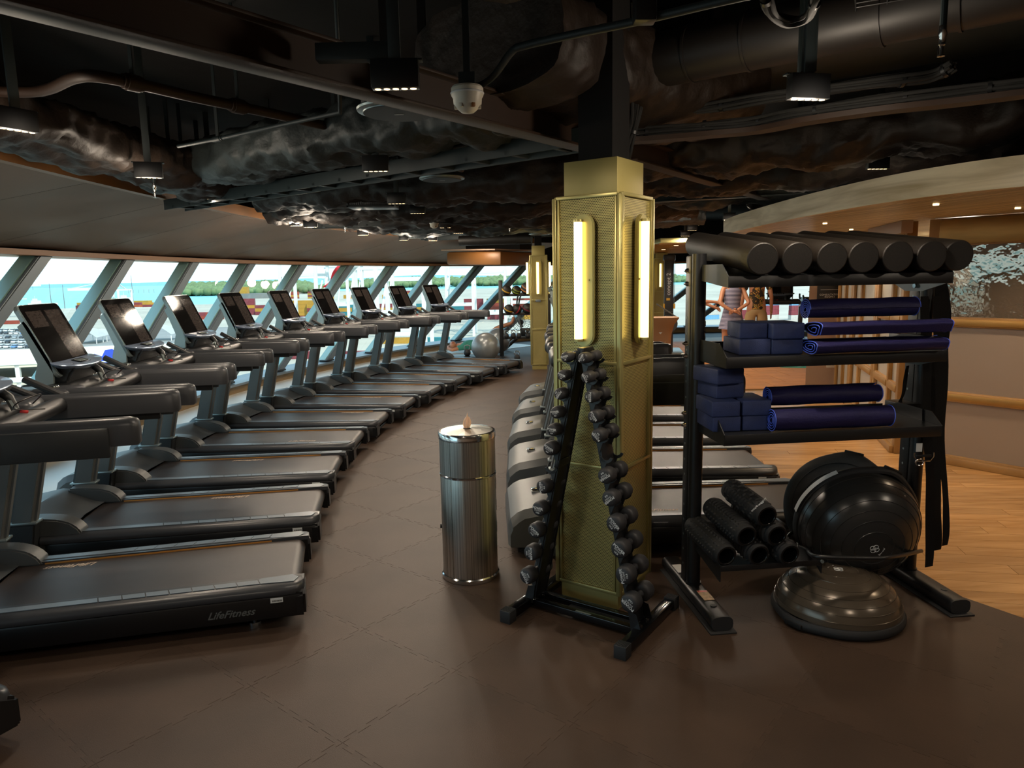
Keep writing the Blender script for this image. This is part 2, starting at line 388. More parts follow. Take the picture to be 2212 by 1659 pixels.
# jigsaw rubber tiles
T = .58; ANG = math.radians(51); O = Vector((-1.518, 3.002))
e1 = Vector((math.cos(ANG), math.sin(ANG))); e2 = Vector((-math.sin(ANG), math.cos(ANG)))
def teeth():
    pts = []; n = 6; g = .0008
    for k in range(n):
        x0, x1 = k / n * T, (k + 1) / n * T; d = T / n
        pts += [(x0, 0), (x0 + .30 * d, 0), (x0 + .22 * d, .018), (x1 - .22 * d, .018), (x1 - .30 * d, 0)]
    return pts
tp = teeth(); loop = [(x, y) for x, y in tp] + [(T - y, x) for x, y in tp]
top = [(x, T + y) for x, y in tp] + [(T, T)]
left = [(0 - y, x) for x, y in tp]
out = [(x, y) for x, y in tp] + [(T - y, x) for x, y in tp] + [(T, T)] + [(x, T + y) for x, y in tp[::-1] if x > 0] + [(0, T)] + [(-y, x) for x, y in tp[::-1] if x > 0]
cen = Vector((T / 2, T / 2)); g = .0012
out2 = []
for x, y in out:
    k = 1 - 2 * g / T; out2.append(((x - T / 2) * k, (y - T / 2) * k))
mb = MB(); mb.prism([(x, y, -.012) for x, y in out2], (0, 0, .012)); tile0 = mb.build('rubber_tile', 'rubber', fl, smooth=0)
cells = []
for i in range(-14, 22):
    for j in range(-16, 16):
        c = O + e1 * (i + .5) * T + e2 * (j + .5) * T
        if not (-3.6 < c.x < 2.9 and .9 < c.y < 9.2): continue
        if any(inrub(c + e1 * a_ + e2 * b_) for a_ in (-.31, .31) for b_ in (-.31, .31)): continue
        u = 1106 + F_PX * c.x / c.y
        if -250 < u < 2450: cells.append((i, j, c))
cells.sort(key=lambda q: q[2].length)
cells = cells[:150]
keep = set((i, j) for i, j, c in cells)
for n_, (i, j, c) in enumerate(cells):
    o = tile0 if n_ == 0 else tile0.copy()
    if n_: COL.objects.link(o)
    o.location = (c.x, c.y, .0006); o.rotation_euler = (0, 0, ANG)
mb = MB(); polyface(mb, [q for q in inner(-.1, []) if q[0] < 1.9] + [(1.9, 18.7)] + RB[::-1] + [(6.2, -3.2)], -.0119, -.0002)
struct(mb.build('floor_sheet', 'rubber', smooth=0))
# pale tiled ledge between treadmills and windows
lb = ribbon('floor_ledge', 'ledge', [(-.02, -.01), (-.02, .006), (1.28, .006), (1.28, -.01)], 0, s_at_y(16.5) + 1.5, 60); struct(lb)
# sill and wood panel
wl = ribbon('wall_left', 'sillwood', [(-.3, -.1), (-.3, .12), (.08, .12), (.08, .0)], 0, _len[-1], 120); struct(wl)
ribbon('sill', 'mulin', [(-.3, .12), (-.3, SILL), (.13, SILL - .02), (.14, .12)], 0, _len[-1], 120, wl)
ribbon('head_trim', 'orangetan', [(-.3, HEAD), (-.3, HEAD + .05), (.1, HEAD + .05), (.1, HEAD)], 0, _len[-1], 120, wl)
ribbon('upper_wall', 'ceil', [(-.32, HEAD + .04), (-.32, 3.05), (-.2, 3.05), (-.2, HEAD + .04)], 0, _len[-1], 120, wl)
# soffit panels, one per bay
NB = 12; s_end = s_at_y(16.6)
ks = [SB0 - 4 * STEP + k * STEP for k in range(0, 40) if SB0 - 4 * STEP + k * STEP < s_end]
for s0 in ks:
    s1 = s0 + STEP - .006
    mb = MB(); zt = 2.38
    def f(i, j, s0=s0, s1=s1):
        t = i / 3; s = s0 + (s1 - s0) * t; k = j / 2
        return wp(s + k * RUN * .5, .06 + (1.12) * k, HEAD + .05 + (zt - HEAD - .05) * k + (.02 * math.sin(PI * t)) * (1 - k))
    mb.grid(f, 4, 3)
    bm = mb.bm; r = bmesh.ops.solidify(bm, geom=bm.faces[:], thickness=.02)
    mb.build('soffit_panel', 'tan', wl, smooth=25)
ribbon('soffit_lip', 'orangetan', [(1.17, 2.36), (1.17, 2.47), (1.24, 2.47), (1.24, 2.36)], 0, s_end + RUN * .5 + .3, 90, wl)
# slanted mullions and panes
win = 0
for k in range(-3, 14):
    sb = SB0 + k * STEP; st = sb + RUN
    if sb < .3 or st > _len[-1] - .3: continue
    win += 1
    w = D.objects.new('window_%d' % win, None); COL.objects.link(w); w['kind'] = 'structure'
    w.location = wp(sb)
    inv = Matrix.Translation(-w.location)
    nb, db = wn(sb); nt_, dt = wn(st); hw = .055
    def post(o0, o1, hw0, hw1, name, mt):
        mb = MB(); vs = []
        for s, n, d, z in ((sb, nb, db, SILL - .01), (st, nt_, dt, HEAD + .01)):
            for oo, h in ((o0, -hw0), (o0, hw0), (o1, hw1), (o1, -hw1)):
                q = wp(s, 0, z) + n * oo + d * h; vs.append(mb.bm.verts.new(inv @ q))
        for f_ in ((0, 1, 2, 3), (7, 6, 5, 4), (0, 4, 5, 1), (1, 5, 6, 2), (2, 6, 7, 3), (3, 7, 4, 0)): mb.bm.faces.new([vs[i] for i in f_])
        es = [e for e in mb.bm.edges]
        bmesh.ops.bevel(mb.bm, geom=es, offset=.008, segments=2, affect='EDGES')
        return mb.build(name, mt, w)
    post(-.13, .02, .12, .12, 'mullion', 'mullion'); post(.02, .05, .115, .09, 'mullion_cover', 'mulin')
    mb = MB(); mb.box((-.12, -.08, 0), (.12, .08, .03), .008, Matrix.Translation(wp(sb, 0, SILL - .01) - w.location) @ Matrix.Rotation(math.atan2(db.y, db.x), 4, 'Z')); mb.build('foot_plate', 'blackmetal', w)
    s2b, s2t = sb + STEP, st + STEP
    mb = MB()
    def f(i, j):
        t = i / 4; z = (SILL if j == 0 else HEAD + .01); a = (sb if j == 0 else st); return inv @ wp(a + STEP * t, -.09, z)
    mb.grid(f, 5, 2); mb.build('pane', 'glass', w, smooth=0)
# end of the soffit: orange boxed bulkhead over the far windows
a = P(1022, 562, 15.6); b = P(1150, 562, 14.6)
mb = MB(); d = (b - a).normalized(); nn = Vector((d.y, -d.x, 0))
mx = frame((a.x, a.y, 0), d, -nn)
mb.box((0, -.9, 1.87), (1.45, .35, 2.14), .05, mx); bk = struct(mb.build('trim_1', 'orangetan'))
MB().box((-.1, -.95, 2.16), (1.35, .3, 2.19), .005, mx).build('cap_board', 'tan', bk)
MB().box((0.0, -.3, 2.19), (1.45, .1, 2.45), 0, mx).build('bulkhead_top', 'ceil', bk)
# ceiling slab and enclosing walls
mb = MB(); polyface(mb, inner(-.34), 3.0, 3.12); struct(mb.build('ceiling', 'ceil', smooth=0))
struct(MB().box((-5, -3.3, -.1), (13, -3.1, 3.1)).build('wall_back', 'tan', smooth=0))
struct(MB().box((11, -3.2, -.1), (11.2, 19, 3.1)).build('wall_far_right', 'tan', smooth=0))
# oak plank floor
WD = struct(MB().box((1.5, -3.2, -.0118), (11, 9.72, -.0088)).build('floor_wood_base', 'framewood', smooth=0))
WD.location.z = 0
pa = math.radians(-11); pd = Vector((math.cos(pa), math.sin(pa), 0)); pn = Vector((-pd.y, pd.x, 0))
def rub_x(y):
    pts = [(6.2, -3.2)] + RB
    for (x0, y0), (x1, y1) in zip(pts, pts[1:]):
        if y0 <= y <= y1: return x0 + (x1 - x0) * (y - y0) / (y1 - y0)
    return 1.9
PW = .125; cnt = 0
rows = {}
plk = []
for r in range(-30, 90):
    base = Vector((1.9, 0, 0)) + pn * (r + .5) * PW
    x = -3 - random.uniform(0, 1.0)
    while x < 9:
        L = random.uniform(1.2, 1.8); xs = x; xe = x + L
        def pt(q): return base + pd * q
        while xs < xe and pt(xs).x < rub_x(pt(xs).y) - .1: xs += .02
        c = pt((xs + xe) / 2)
        if xe - xs > .1 and pt(xs).y < 9.66 and c.y > -2.5 and c.x < 8:
            g_ = .0012; y0 = -PW / 2 + g_; y1 = PW / 2 - g_
            u = 1106 + F_PX * c.x / max(c.y, .1); seen = 1.6 < c.y < 9.6 and u < 2400 and c.x < 4.3
            plk.append((0 if seen else 1, c.length, [pt(xs + g_) + pn * y0, pt(xe - g_) + pn * y0, pt(xe - g_) + pn * y1, pt(xs + g_) + pn * y1]))
        x += L
plk.sort(key=lambda q: q[:2]); rest = MB()
for n_, (_a, _b, q) in enumerate(plk):
    if n_ < 285: o = MB().prism(q, (0, 0, .0078)).build('floor_plank', 'plank', WD, smooth=0); o.location = (0, 0, -.0088)
    else: rest.prism(q, (0, 0, .0078))
o = rest.build('floor_planks_far', 'plank', WD, smooth=0); o.location = (0, 0, -.0088); o['kind'] = 'stuff'
# stone tiles beyond
FT = struct(MB().box((1.9, 9.7, -.0118), (11, 17.9, -.004)).build('floor_tiled', 'sillwood', smooth=0))
cnt = 0
for i in range(0, 12):
    for j in range(0, 12):
        x = 1.92 + i * .6 + (.3 if j % 2 else 0); y = 9.72 + j * .6
        if x > 8.4: continue
        mb = MB(); mb.box((-.297, -.297, 0), (.297, .297, .006)) if cnt == 0 else None
        if cnt == 0: ft0 = mb.build('floor_tile', 'tile', FT, smooth=0); o = ft0
        else: mb.bm.free(); o = ft0.copy(); COL.objects.link(o)
        o.location = (x + .3, y + .3, -.004); cnt += 1

# right-hand glazed partition
ROWS = [(.07, .52), (.60, 1.13), (1.21, 1.78)]
def partition(name, p0, p1, cols, top=1.998, mats=('frost', 'frost', 'hammer'), split=False):
    p0, p1 = Vector((*p0, 0)), Vector((*p1, 0)); d = p1 - p0; L = d.length
    w = D.objects.new(name, None); COL.objects.link(w); w['kind'] = 'structure'; w.matrix_world = frame(p0, d, Vector((-d.y, d.x, 0)))
    def bx(a, b, nm, m='framewood', bv=.004): return MB().box(a, b, bv).build(nm, m, w)
    edges = [0] + [c * L for c in cols] + [L]
    for i, x in enumerate(edges):
        h = .045 if i in (0, len(edges) - 1) else .03
        bx((x - h, -.04, 0), (x + h, .04, top), 'stile')
    zs = [(0, .07), (.52, .60), (1.13, 1.21), (1.78, top)]
    for x0, x1 in zip(edges, edges[1:]):
        for z0, z1 in zs:
            bx((x0 + .03, -.036, z0), (x1 - .03, .036, z1), 'rail')
            bx((x0 + .035, -.046, z0 + .012), (x1 - .035, .046, z1 - .012), 'moulding', 'brass', .003)
        for (z0, z1), m in zip(ROWS, mats):
            MB().box((x0 + .028, -.006, z0 - .003), (x1 - .028, .006, z1 + .003)).build('pane', m, w, smooth=0)
            for a, b in (((x0 + .03, -.02, z0), (x0 + .045, .02, z1)), ((x1 - .045, -.02, z0), (x1 - .03, .02, z1))): bx(a, b, 'bead', 'brass', .002)
    bx((-.02, .04, 0), (L + .02, .075, .06), 'skirting'); bx((-.02, -.075, 0), (L + .02, -.04, .06), 'skirting')
    return w
partition('wall_right', (3.5, 5.92), (5.3, 3.56), [.42], mats=('frost', 'frost', 'hammer'))
partition('door_1', (4.38, 9.45), (4.1, 8.5), [.5], mats=('frostw', 'frostw', 'frostw'))
partition('door_2', (4.08, 8.42), (3.72, 7.2), [.38], mats=('frostw', 'frostw', 'frostw'))
partition('door_3', (3.70, 7.12), (3.4, 6.12), [.62], mats=('frostw', 'frostw', 'frostw'))
struct(MB().box((3.3, 3.0, 0), (6.5, 9.6, .02)).build('floor_room', 'beige', smooth=0)).hide_render = False
D.objects['floor_room'].location = (1.9, 0, -.03)
# consulting room inside: plain walls so the frosted glass has something behind it
cr = struct(MB().box((6.2, 3.0, 0), (6.3, 9.6, 2.4)).build('wall_room', 'tan', smooth=0))
for x_, y_ in ((5.2, 8.3), (4.9, 6.6), (5.6, 5.6)): add_light('room_lamp', 'POINT', (x_, y_, 1.5), 16, (1, .86, .68), shadow_soft_size=.12)
# tan pier with the sign
pier = thing('wall_pier', 'x', 'x'); del pier['label']; del pier['category']; pier['kind'] = 'structure'
pier.location = (4.02, 9.62, 0); pier.rotation_euler = (0, 0, math.radians(-8))
mb = MB(); mb.prism([(0, 0, 0), (.42, 0, 0), (4.9, 8.0, 0), (4.4, 8.2, 0)], (0, 0, 2.6)); mb.build('pier_body', 'tan', pier, 0)
sg = MB().box((.10, -.014, 1.18), (.42, -.002, 1.62), .002).build('room_sign', 'signblk'); 
sg.matrix_world = pier.matrix_basis.copy(); sg.matrix_world = Matrix.Translation(pier.location) @ Matrix.Rotation(math.radians(-8), 4, 'Z')
tag(sg, 'charcoal consultation room sign on the tan pier behind the storage rack', 'sign')
mxs = lambda z: frame((.26, -.0155, z), (1, 0, 0), (0, 0, 1))
text('lettering', 'CONSULTATION\nROOM 1', .034, 'white', sg, mxs(1.27)); text('lettering', 'PULSE', .075, 'white', sg, mxs(1.46)); 
MB().box((.14, -.016, 1.35), (.38, -.0145, 1.353)).build('rule_line', 'white', sg)
so = MB().box((.26, -.012, .3), (.38, -.002, .39), .004).build('wall_socket', 'offwhite'); so.matrix_world = sg.matrix_world.copy()
tag(so, 'small white power socket low on the tan pier', 'socket')
for x in (.305, .345): MB().cyl((x, -.0125, .345), (x, -.0135, .345), .014, n=14).build('outlet', 'grey', so)

# ---------------------------------------------------------------- oval oak canopy
CAN = smoothpath([(5.2, 1.9, 0), (4.0, 2.5, 0), (3.2, 3.05, 0), (2.62, 3.62, 0), (2.38, 4.0, 0), (2.25, 4.5, 0), (2.19, 5.2, 0), (2.18, 5.9, 0), (2.2, 6.6, 0), (2.24, 7.3, 0), (2.35, 7.95, 0), (2.62, 8.5, 0), (3.1, 9.0, 0), (3.8, 9.4, 0), (4.6, 9.6, 0)], 6)
canopy = thing('oval_canopy', 'pale oak curved canopy with grooved soffit over the glazed rooms', 'canopy')
CZ0, CZ1 = 2.0, 2.155
mb = MB()
def f(i, j):
    p = CAN[i]; a = CAN[max(0, i - 1)]; b = CAN[min(len(CAN) - 1, i + 1)]; d = (b - a).normalized(); n = Vector((d.y, -d.x, 0))
    o, z = [(0, CZ0), (0, CZ1), (.05, CZ1 + .005), (.05, CZ0)][j]; return Vector((p.x, p.y, z)) + n * o
mb.grid(f, len(CAN), 4, cu=True); fas = mb.build('fascia', 'canopy', canopy, 40)
mb = MB(); polyface(mb, [(p.x + .1, p.y + .02) for p in CAN] + [(9, 9.5), (9, 2.0)], CZ0 + .037, CZ1 - .02); mb.build('deck', 'ceil', canopy, 0)
poly = [(p.x + .06, p.y) for p in CAN] + [(6.5, 9.6), (6.5, 1.9)]
sd = Vector((.26, -.965, 0)).normalized(); sn = Vector((sd.y, -sd.x, 0)) * -1
def inter(c):
    hits = []
    o = Vector((3.5, 5.7, 0)) + sn * c
    for (x0, y0), (x1, y1) in zip(poly, poly[1:] + poly[:1]):
        a = Vector((x0, y0, 0)) - o; b = Vector((x1, y1, 0)) - o; da, db_ = a.dot(sn), b.dot(sn)
        if (da > 0) != (db_ > 0): t = da / (da - db_); hits.append((a + (b - a) * t).dot(sd))
    return o, sorted(hits)
for k in range(-46, 60):
    o, h = inter(k * .058)
    if len(h) < 2: continue
    mb = MB(); a, b = h[0], h[-1]; mx = frame(o, sd, sn)
    mb.box((a + .01, -.024, CZ0 + .006), (b - .01, .024, CZ0 + .034), .003, mx, 1); mb.build('soffit_slat', 'slat', canopy, 0)
# small downlights added to the canopy soffit to light the oak floor below
for x, y in ((2.7, 4.6), (2.7, 6.2), (2.8, 7.8), (3.5, 5.0), (3.3, 3.6), (3.4, 7.2)):
    r = MB().cyl((x, y, CZ0 - .004), (x, y, CZ0 + .01), .018, n=16).build('downlight', 'lens', canopy)
    add_light('added_downlight_lamp', 'SPOT', (x, y, CZ0 - .02), 26, WARM2, spot_size=math.radians(120), spot_blend=.7, shadow_soft_size=.05, parent=canopy)
# bulkhead under the canopy with the exit sign
bh = struct(MB().box((-.15, -.03, 1.9), (1.05, .06, 2.005), .004).build('trim_2', 'tan')); bh.matrix_world = frame((3.38, 6.2, 0), (.25, .97, 0), (-.97, .25, 0))
ex = MB().box((-.07, -.012, 1.82), (.07, .012, 1.93), .004).build('exit_sign', 'offwhite'); ex.matrix_world = frame((3.45, 6.35, 0), (1, 0, 0), (0, 1, 0))
tag(ex, 'small green and white running-man exit sign below the oak canopy', 'sign')
MB().box((-.055, -.0145, 1.833), (.0, -.0125, 1.917)).build('pictogram', 'greensign', ex, 0)
MB().prism([(.012, -.0125, 1.86), (.03, -.0125, 1.86), (.03, -.0125, 1.845), (.055, -.0125, 1.875), (.03, -.0125, 1.905), (.03, -.0125, 1.89), (.012, -.0125, 1.89)], (0, -.002, 0)).build('arrow', 'greensign', ex, 0)
# ---------------------------------------------------------------- treadmills (local: +x to the console end, z up, length 1.95)
def make_treadmill():
    t = thing('treadmill', 'proto', 'treadmill')
    # lower body
    mb = MB()
    for s in (-1, 1):
        mb.box((.02, s * .335 - .045, .055), (1.5, s * .335 + .045, .165), .012)
    mb.box((.12, -.3, .07), (1.5, .3, .15), .01); mb.box((1.45, -.34, .05), (1.93, .34, .16), .03)
    mb.build('base_frame', 'deckblack', t)
    for s in (-1, 1):
        mb = MB()
        pr = [(.30, .165), (.378, .165), (.385, .18), (.378, .198), (.355, .212), (.262, .214), (.262, .165)]
        path = [(0.06, 1), (.16, 1), (1.55, 1)]
        # rounded rear end: sweep profile, closing at the tip
        xs = [0.0, .006, .02, .05, .1, .2, .8, 1.52]
        sc = [.35, .62, .82, .95, 1, 1, 1, 1]
        def f(i, j):
            y, z = pr[j]; k = sc[i]; return (xs[i], s * (.262 + (y - .262) * k), .165 + (z - .165) * (k if i < 1 else 1))
        mb.grid(f, len(xs), len(pr), cu=True); mb.bm.faces.new([v for v in mb.bm.verts][:len(pr)])
        mb.build('side_rail', 'railgrey', t, 50)
        # rear end cap of the rail, curved down over the roller
        mb = MB(); mb.prism([(0, s * .382, .055), (0, s * .382, .165), (.0, s * .30, .205), (.0, s * .26, .205), (.0, s * .26, .06)], (.055, 0, 0))
        bmesh.ops.bevel(mb.bm, geom=mb.bm.edges[:], offset=.012, segments=2, affect='EDGES'); mb.build('end_cap', 'deckblack', t)
        # step pads with notches between them
        for k in range(9):
            x0 = .12 + k * .097; x1 = x0 + .092; sk = .014
            if k == 8: x1 = 1.34
            mb = MB(); w0, w1 = .290, .335
            if k == 0: mb.prism([(.03, s * .30, .2135), (.06, s * .262, .2135), (.2, s * .275, .2135), (x1 + 0, s * w0, .2135), (x1 - sk, s * w1, .2135), (.05, s * .345, .2135)], (0, 0, .003))
            else: mb.prism([(x0, s * w0, .2135), (x1, s * w0, .2135), (x1 - sk, s * w1, .2135), (x0 - sk, s * w1, .2135)], (0, 0, .003))
            mb.build('step_pad', 'pad', t, 0)
        MB().box((.2, s * .263 - .003, .185), (1.3, s * .263 + .003, .207), .001).build('amber_strip', 'amber', t)
    # belt wraps a rear roller
    mb = MB(); prof = []
    for k in range(9): a = PI / 2 + PI * k / 8; prof.append((.07 + .045 * math.cos(a), .155 + .045 * math.sin(a)))
    prof = [(1.42, .2)] + prof + [(1.42, .11)]
    mb.grid(lambda i, j: (prof[j][0], (-.256, .256)[i], prof[j][1]), 2, len(prof)); mb.build('running_belt', 'belt', t, 50)
    MB().cyl((.07, -.3, .155), (.07, .3, .155), .038, n=20).build('rear_roller', 'blackmetal', t)
    MB().box((.05, -.3, .075), (.075, .3, .10), .004).build('rear_bar', 'blackmetal', t)
    # motor hood: curved ramp, flat top, down-turned front
    ys = [-.352, -.35, -.345, -.305, -.15, 0, .15, .305, .345, .35, .352]
    sec = [(1.40, .212), (1.46, .224), (1.54, .262), (1.62, .296), (1.67, .303), (1.86, .268), (1.90, .250), (1.94, .215), (1.955, .17), (1.955, .055)]
    def f(i, j):
        x, z = sec[i]; y = ys[j]; a = abs(y)
        if i >= 5: y *= 1 - .035 * (i - 4) / 5
        if a > .34: z = z - (.045 if i < 9 else 0)
        if a > .346: z = min(z, .16)
        if a > .351: z = .055
        if i <= 3: x += .03 * (1 - a / .35)
        if i >= 6 and a > .34: x -= .012
        return (x, y, max(.055, z))
    mb = MB(); mb.grid(f, len(sec), len(ys))
    bmesh.ops.remove_doubles(mb.bm, verts=mb.bm.verts, dist=.0005)
    mb.build('motor_hood', 'hood', t, 24)
    MB().box((1.74, -.035, .283), (1.80, .035, .296), .002, Matrix.Rotation(0, 4, 'Y')).build('hood_badge', 'chrome', t)
    for s in (-1, 1):
        # rounded pod at each side of the belt end
        mb = MB(); pr = [(1.31, .212), (1.325, .24), (1.365, .275), (1.43, .298), (1.52, .308), (1.62, .31), (1.62, .2), (1.31, .2)]
        mb.prism([(x, s * .245, z) for x, z in pr], (0, s * .115, 0)); bmesh.ops.bevel(mb.bm, geom=mb.bm.edges[:], offset=.009, segments=2, affect='EDGES')
        mb.build('hood_pod', 'hood', t)
        # upright, leaning towards the runner
        y0, y1 = s * .362, s * .432
        mb = MB(); a = [(1.51, .31), (1.645, .31), (1.50, .90), (1.375, .90)]
        mb.prism([(x, y0, z) for x, z in a], (0, y1 - y0, 0)); bmesh.ops.bevel(mb.bm, geom=[e for e in mb.bm.edges if abs((e.verts[0].co - e.verts[1].co).z) > .3], offset=.02, segments=3, affect='EDGES')
        u = mb.build('upright', 'grey', t)
        mb = MB(); a = [(1.552, .03), (1.715, .03), (1.648, .305), (1.508, .305)]
        mb.prism([(x, s * .358, z) for x, z in a], (0, s * .078, 0)); bmesh.ops.bevel(mb.bm, geom=mb.bm.edges[:], offset=.008, segments=2, affect='EDGES')
        mb.build('upright_base', 'darkgrey', t)
        mb = MB(); mb.box((1.498, s * .356 if s > 0 else -.438, .303), (1.655, s * .438 if s > 0 else -.356, .318), .005); mb.build('collar', 'silver', t)
        # handrail: rounded cap beam with a proud side panel
        mb = MB(); ysx = [(.36, .93), (.36, 1.02), (.372, 1.042), (.4, 1.05), (.425, 1.04), (.434, 1.015), (.432, .93)]
        xs = [.625, .632, .66, .70, .8, 1.2, 1.45]; 
        def f(i, j):
            y, z = ysx[j]; k = (.55, .8, .95, 1, 1, 1, 1)[i]; dz = (-.02, -.008, 0, 0, 0, 0, 0)[i]
            zb = .93 if i > 0 else .94
            return (xs[i], s * (.397 + (y - .397) * k), (max(zb, z + dz) if j not in (0, 6) else zb) - .0 * i)
        mb.grid(f, len(xs), len(ysx), cu=True); mb.bm.verts.ensure_lookup_table(); mb.bm.faces.new([mb.bm.verts[k] for k in range(7)])
        hr = mb.build('handrail', 'railgrey', t, 50)
        MB().box((.735, s * .425 if s > 0 else -.447, .885), (1.42, s * .447 if s > 0 else -.425, 1.012), .008).build('rail_panel', 'darkgrey', hr)
        # swept grip on the outer face
        mo = MB().box((1.135, s * .43 if s > 0 else -.46, .915), (1.235, s * .46 if s > 0 else -.43, .985), .016).build('grip_mount', 'darkgrey', hr)
        MB().tube(smoothpath([(1.19, s * .445, .96), (1.28, s * .447, 1.01), (1.40, s * .445, 1.075), (1.47, s * .44, 1.112)], 4), .019, 10).build('grip', 'black', hr)
        # cup holder deck and cup
        mb = MB(); mb.box((1.25, s * .2 if s > 0 else -.45, .95), (1.60, s * .45 if s > 0 else -.2, 1.045), .035, seg=3); mb.build('console_shoulder', 'railgrey', t)
        mb = MB(); mb.lathe([(.0, 1.0), (.034, 1.0), (.04, 1.046), (.052, 1.052), (.055, 1.047), (.055, 1.04)], 24, Matrix.Translation((1.42, s * .30, 0))); mb.build('cup_holder', 'chrome', t)
        MB().cyl((1.42, s * .30, 1.03), (1.42, s * .30, 1.049), .036, n=24).build('cup_well', 'blackhole', t)
        # front corner bulk
    mb = MB(); mb.box((1.3, -.24, .94), (1.62, .24, 1.05), .04, seg=3); mb.build('console_base', 'black', t)
    mb = MB(); mb.cyl((1.19, -.36, 1.0), (1.19, .36, 1.0), .04, n=24); cb = mb.build('crossbar', 'black', t)
    MB().cyl((1.185, .06, 1.035), (1.18, .06, 1.048), .016, n=16).build('stop_button', 'red', cb)
    yy = -.10; mb = MB(); mb.tube(smoothpath([(1.28, yy, 1.03), (1.30, yy, 1.085), (1.345, yy, 1.125)], 4), [.0155] * 4 + [.019] * 5, 10, flat=1.1); mb.build('sensor_grip', 'darkgrey', t)
    MB().tube([(1.281, yy, 1.03), (1.30, yy, 1.08)], .0175, 10).build('sensor_plate', 'silver', t)
    MB().tube(smoothpath([(1.16, .02, 1.07), (1.10, .08, 1.12), (1.16, .16, 1.10), (1.2, .1, 1.06), (1.12, .0, 1.04)], 6), .0028, 6).build('tether_cord', 'black', t)
    # screen: rounded slab on a swan neck
    ax = Vector((.19, 0, .42)).normalized(); mx = frame((1.375, 0, 1.095), (0, 1, 0), ax)      # x lateral, y up the screen, z = normal
    mb = MB(); hw, h, th = .245, .445, .03
    def rr(hw, h, r, z, y0=0):
        pts = []
        for cx, cy, a0 in ((hw - r, y0 + r, -90), (hw - r, h - r, 0), (-hw + r, h - r, 90), (-hw + r, y0 + r, 180)):
            for k in range(5): a = math.radians(a0 + 22.5 * k); pts.append((cx + r * math.cos(a), cy + r * math.sin(a), z))
        return pts
    nz = mx.to_3x3() @ Vector((0, 0, 1)); sg_ = 1 if nz.x < 0 else -1          # toward the runner is -x
    mb.prism(rr(hw, h, .035, 0), (0, 0, -sg_ * th), mx); bmesh.ops.bevel(mb.bm, geom=[e for e in mb.bm.edges if len(e.link_faces) == 2 and abs(e.calc_face_angle(0)) > 1], offset=.006, segments=2, affect='EDGES')
    sc = mb.build('screen', 'silver', t)
    mb = MB(); mb.prism(rr(hw - .008, h - .006, .03, sg_ * .0008, .006), (0, 0, sg_ * .0012), mx); mb.build('display', 'dispblk', sc, 0)
    mb = MB(); mb.prism([(-.2, .09, sg_ * .0022), (-.02, .09, sg_ * .0022), (-.02, .4, sg_ * .0022), (-.2, .4, sg_ * .0022)], (0, 0, sg_ * .0003), mx); mb.build('display_panel', 'dispui', sc, 0)
    mb = MB(); mb.prism([(.02, .3, sg_ * .0022), (.2, .3, sg_ * .0022), (.2, .4, sg_ * .0022), (.02, .4, sg_ * .0022)], (0, 0, sg_ * .0003), mx); mb.build('display_panel', 'dispui', sc, 0)
    # swan neck (silver, two bent plates from the screen back to the base)
    for s in (-1, 1):
        mb = MB(); pr = [(1.545, 1.41), (1.51, 1.36), (1.44, 1.20), (1.425, 1.12), (1.43, 1.055), (1.52, 1.045), (1.52, 1.10), (1.50, 1.17), (1.545, 1.30), (1.58, 1.38)]
        mb.prism([(x - .015, s * .225, z) for x, z in pr], (0, s * .02, 0)); mb.build('neck_plate', 'silver', t)
    mb = MB(); pr = [(1.36, 1.05), (1.34, 1.10), (1.31, 1.13), (1.40, 1.17), (1.46, 1.14), (1.47, 1.05)]
    mb.prism([(x, -.2, z) for x, z in pr], (0, .4, 0)); bmesh.ops.bevel(mb.bm, geom=mb.bm.edges[:], offset=.012, segments=2, affect='EDGES'); mb.build('console_throat', 'black', t)
    # oval control tray
    mx2 = Matrix.Translation((1.385, 0, 1.165)) @ Matrix.Rotation(math.radians(-14), 4, 'Y')
    mb = MB(); ring = lambda k, r, z: [(.105 * r * math.cos(2 * PI * i / 28) * (1 if math.cos(2 * PI * i / 28) < 0 else .8), .275 * r * math.sin(2 * PI * i / 28), z) for i in range(28)]
    rs = [ring(0, .5, -.045), ring(0, .8, -.03), ring(0, .98, -.006), ring(0, 1.0, 0), ring(0, .97, .005), ring(0, .55, .002)]
    mb.grid(lambda i, j: rs[i][j], 6, 28, cu=True); mb.bm.verts.ensure_lookup_table()
    mb.bm.faces.new([mb.bm.verts[k] for k in range(28)]); mb.bm.faces.new([mb.bm.verts[k] for k in range(140, 168)])
    bmesh.ops.transform(mb.bm, matrix=mx2, verts=mb.bm.verts); tr = mb.build('control_tray', 'tray', t, 45)
    MB().box((-.055, -.07, .003), (.0, .07, .0065), .001, mx2).build('keypad', 'blackgloss', tr)
    for k in range(4): MB().box((-.045, -.045 + k * .028, .0065), (-.01, -.027 + k * .028, .0085), .0005, mx2).build('key', 'silver', tr)
    # levelling feet
    for s in (-1, 1):
        for x in (.24, 1.75): mb = MB(); mb.cyl((x, s * .30, 0), (x, s * .30, .022), .028, n=18); mb.cyl((x, s * .30, .022), (x, s * .30, .07), .008, n=8); mb.build('foot', 'chrome', t)
